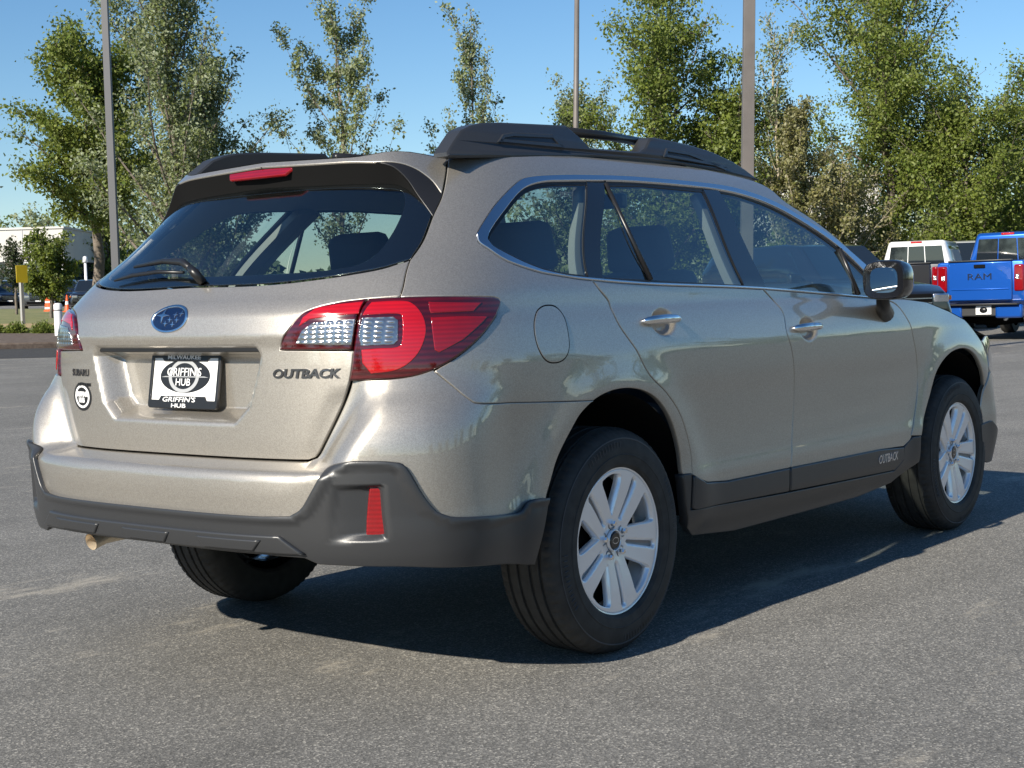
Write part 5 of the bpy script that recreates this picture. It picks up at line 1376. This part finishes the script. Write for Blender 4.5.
def suv(label, loc, rz, mat, scale=1., group=None, grille='void', tall=1.78):
    """x forward; origin at the ground under the middle of the nose"""
    root = empty('parked_suv', loc, rz, label, 'car', group); root.scale = (scale,)*3; W_ = .95
    h = tall
    loft([(-4.7, .86, .86, .45, 1.02), (-4.6, .93, .90, .30, 1.12), (-1.55, W_, .90, .26, 1.10), (-1.0, W_, .88, .26, 1.08), (-.25, .93, .82, .28, .99), (-.05, .86, .76, .34, .90), (0, .80, .70, .40, .84)], 'body', M[mat], root, .04)
    loft([(-4.62, .84, .66, 1.05, h-.12), (-4.3, .86, .68, 1.05, h), (-2.3, .86, .68, 1.05, h), (-1.9, .86, .66, 1.05, h-.05), (-1.15, .84, .74, 1.02, 1.12)], 'roof', M[mat], root, .04)
    # windscreen, side and rear glass a few mm proud
    def quad(pts, name, m=None): mb = MB(); mb.add(pts, [(0, 1, 2, 3)]); o = mb.build(name, m or M['car_glass'], root); return o
    quad([(-1.16, -.72, 1.135), (-1.16, .72, 1.135), (-1.87, .60, h-.055), (-1.87, -.60, h-.055)], 'windscreen')
    for s in (1, -1):
        quad([(-1.45, s*.878, 1.12), (-2.75, s*.878, 1.12), (-2.75, s*.725, h-.13), (-2.0, s*.725, h-.13)], 'side_window')
        quad([(-2.83, s*.878, 1.12), (-3.85, s*.878, 1.12), (-3.85, s*.725, h-.13), (-2.83, s*.725, h-.13)], 'side_window')
        MB().box((-.045, s*.62, .80), (.10, .30, .13)).build('headlight', M['headlamp'], root, bevel=.02)
        MB().box((-.20, s*.875, .80), (.20, .05, .07)).build('side_marker', M['amber'], root, bevel=.01)
        MB().box((-1.42, s*1.06, 1.16), (.12, .22, .15)).build('door_mirror', M[mat], root, bevel=.03)
        for xw in (-.95, -3.75): wheel_simple(root, xw, s*.83, .37)
        MB().box((-.03, s*.62, .48), (.06, .22, .12)).build('fog_lamp', M['void'], root, bevel=.01)
    MB().box((-.005, 0, .72), (.06, .92, .30), taper=.95).build('grille', M[grille], root, bevel=.02)
    MB().box((.0, 0, .44), (.08, 1.25, .14)).build('lower_intake', M['void'], root, bevel=.02)
    for zz in (.66, .73, .80): MB().box((.03, 0, zz), (.015, .84, .018)).build('grille_bar', M['chrome'], root)
    MB().box((.03, 0, .50), (.012, .30, .15)).build('front_plate', M['white'], root)
    return root
def pickup(label, loc, rz, bed_mat, cab_mat, name='pickup_truck', lamp='ram', plate=True, word=None, W2=.88, gate=.62, top=1.52, cab_top=2.02, bump=.74):
    """x forward; origin at the ground under the rear bumper"""
    root = empty(name, loc, rz, label, 'pickup truck'); L = 5.8; zb = bump+.03
    xb = 1.95
    # bed: floor box, side walls, tailgate
    loft([(.10, W2-.02, W2-.03, zb, top), (.55, W2+.03, W2, .52, top), (xb, W2+.03, W2, .50, top)], 'bed', M[bed_mat], root, .035)
    MB().box((.085, 0, (zb+top)/2), (.06, 2*gate, top-zb-.03)).build('tailgate', M[bed_mat], root, bevel=.02)
    MB().box((.052, 0, zb+(top-zb)*.30), (.02, 2*gate-.12, .025)).build('tailgate_crease', M[bed_mat], root, bevel=.008)
    MB().box((.048, 0, top-.10), (.03, .22, .07)).build('tailgate_handle', M['void'], root, bevel=.01)
    MB().box((.10, 0, top+.012), (.10, 2*gate, .03)).build('tailgate_cap', M['clad'], root, bevel=.01)
    loft([(xb+.02, .80, .62, 1.0, cab_top-.05), (xb+.12, .84, .66, 1.0, cab_top), (xb+1.9, .84, .66, 1.0, cab_top), (xb+2.7, .84, .74, 1.0, 1.25)], 'cab', M[cab_mat], root, .05)
    loft([(xb+.03, W2+.02, W2-.02, .48, 1.28), (xb+2.6, W2+.02, W2-.02, .48, 1.28), (L-.3, W2, W2-.1, .48, 1.22), (L, W2-.1, W2-.2, .5, 1.1)], 'body', M[cab_mat], root, .05)
    zt_, zl = cab_top-.13, 1.36
    def quad(pts, nm, m=None): mb = MB(); mb.add(pts, [(0, 1, 2, 3)]); return mb.build(nm, m or M['car_glass'], root)
    for y0, y1 in ((-.60, -.20), (-.18, .18), (.20, .60)):
        k = .62/.78; quad([(xb+.005, y0*1.14, zl), (xb+.005, y1*1.14, zl), (xb+.010, y1*.98, zt_), (xb+.010, y0*.98, zt_)], 'rear_window')
    for s in (1, -1):
        quad([(xb+.25, s*.81, zl), (xb+1.1, s*.81, zl), (xb+1.1, s*.70, zt_), (xb+.25, s*.70, zt_)], 'side_window')
        quad([(xb+1.2, s*.81, zl), (xb+2.3, s*.81, zl), (xb+1.9, s*.70, zt_), (xb+1.2, s*.70, zt_)], 'side_window')
        for xw in (1.05, L-.95): wheel_simple(root, xw, s*(W2-.08), .40, .28)
        MB().box((xb+2.3, s*(W2+.16), 1.38), (.14, .24, .22)).build('door_mirror', M['black'], root, bevel=.03)
        lamp_m = 'red'
        hz = (top-zb)*.66; zc_ = top-.08-hz/2
        MB().box((.13, s*(gate+.125), zc_), (.13, .19, hz)).build('tail_lamp', M['red'], root, bevel=.03)
        MB().box((.062, s*(gate+.10), zc_+.02), (.02, .08, .10)).build('reversing_lens', M['clear_lens'], root, bevel=.01)
        MB().box((.02, s*(W2-.30), bump-.17), (.16, .52, .26)).build('bumper_end', M[bed_mat], root, bevel=.04)
    MB().box((.04, 0, bump-.15), (.14, .70, .22)).build('bumper_step', M['clad'], root, bevel=.02)
    MB().box((-.02, .0, bump-.03), (.24, 2*W2-.2, .04)).build('bumper_tread', M['black'], root, bevel=.01)
    MB().box((xb+.04, 0, cab_top-.04), (.06, .26, .05)).build('high_brake_light', M['red_bright'], root, bevel=.01)
    MB().tube([(.35, -W2*.5, .45), (.08, -W2*.55, .42)], .04, 14).build('exhaust_tip', M['chrome'], root, True)
    MB().box((1.6, 0, .55), (2.8, 1.1, .14)).build('chassis', M['void'], root); MB().tube([(1.05, -.7, .40), (1.05, 0, .40), (1.05, .7, .40)], [.06, .14, .06], 12).build('rear_axle', M['void'], root, True)
    if plate:
        PL = MB().box((-.045, -.10, bump-.14), (.012, .30, .17)).build('number_plate', M['white'], root)
        o = MB().lathe([(0, -.052), (.06, -.052), (.06, -.048)], 'z', seg=28); V = [(v[2], v[0]*1.3-.10, v[1]+bump-.14) for v in o.V]; c = mesh_obj('plate_print', V, o.F, M['black'], root); 
    if word:
        text_flat('gate_lettering', word, M['veh_navy'], root, (.048, 0, zb+(top-zb)*.62), (0, -1, 0), (0, 0, 1),   .17, width=.46, extrude=.006, bold=0)
    return root
# right-hand row: angles measured from the line of sight
def head(px, dd): 
    p = at(px, 10); return math.atan2(p[1]-CAM_POS[1], p[0]-CAM_POS[0])+R(dd)
p = at(979, 29); pickup('metallic blue pickup truck seen from behind, dark rear window and round plate emblem', p, head(979, -17), 'veh_blue', 'veh_blue', word='RAM', cab_top=2.16, top=1.55)
p = at(902, 33.5); pickup('white-cabbed pickup truck with a black bed and curved red tail lamp', p, head(902, -10), 'veh_black', 'veh_white', plate=False, top=1.60, cab_top=2.17)
p = at(957, 36.5); suv('white van-like car showing its dark rear window between the two pickups', p, head(963, 185), 'veh_white', 1.12, tall=2.0)
p = at(908, 25); suv('glossy black off-road car with amber side marker, mostly hidden by the door mirror', p, head(908, 218), 'veh_black', 1.12, tall=1.72)
GC = 'cars parked in front of the white building'
for px, d, m_, lab, dr in ((-22, 84, 'veh_black', 'black car at the edge of view by the glass showroom', 180), (10, 86, 'veh_navy', 'dark blue car parked below the small dark tree', 184), (38, 85, 'veh_grey', 'grey car with a black grille directly behind the small lime tree', 178),
                       (62, 87, 'veh_navy', 'dark car facing out just above the slim traffic cone', 176), (86, 84, 'veh_black', 'black car parked nearest the trunk of the broad tree', 172), (112, 88, 'veh_silver', 'silver car half hidden by the tailgate glass edge', 178),
                       (97, 100, 'veh_silver', 'silver car in the second row under the broad tree', 176), (74, 100, 'veh_white', 'white car in the second row behind the dark ones', 178)):
    p = at(px, d); suv(lab, (p[0], p[1], p[2]+.0), head(px, dr), m_, 1.0, GC)

# ---------- what the shiny side of the car mirrors, across the lot ----------
def at_xy(x, y): return (x, y, float(terrain(x, y)))
G5 = 'trees across the lot behind the photographer'
k = 0
for x, y, H, rc, lf in ((-6, -62, 8, 4, 'leaf_broad'), (6, -66, 9, 4.5, 'leaf_poplar'), (19, -58, 7, 3.6, 'leaf_broad'), (30, -60, 8.5, 4.2, 'leaf_broad'), (43, -52, 8, 4, 'leaf_poplar'), (55, -46, 9, 4.6, 'leaf_broad'), (-20, -58, 8, 4, 'leaf_broad'), (68, -38, 9, 4.5, 'leaf_broad'), (-62, -4, 8, 5, 'leaf_broad'), (-66, -16, 9, 5, 'leaf_broad'), (-60, -30, 8, 5, 'leaf_poplar'), (-68, 8, 9, 5, 'leaf_broad'), (-44, 38, 8, 5, 'leaf_broad'), (-52, 28, 9, 5, 'leaf_poplar'), (-36, 52, 9, 6, 'leaf_broad'), (-60, 18, 8, 5, 'leaf_broad')):
    make_tree('lot_tree', 'tree across the lot, seen only as a reflection in the car doors', G5, x, y, 0, H, rc, 90+k, lf, n_leaf=3000, size=.45, style='broad'); k += 1

# ---------- woods on the horizon ----------
n = 70000; a = rng.random(n)*2*PI; rad = 330+rng.random(n)*60; X = CAM_POS[0]+rad*np.cos(a); Y = CAM_POS[1]+rad*np.sin(a)
top = 8+3.5*np.sin(a*37)+2.5*np.sin(a*91+1)+2*np.sin(a*173+2)
Z = terrain(X, Y)+rng.random(n)**.8*np.maximum(top, 3)
me = leaves_mesh(np.stack([X, Y, Z], 1), 1.9, 77, aspect=.9); me.materials.append(M['leaf_far']); tag(link(bpy.data.objects.new('distant_woods', me)), 'low line of distant woods all along the horizon', 'woods', kind='stuff')
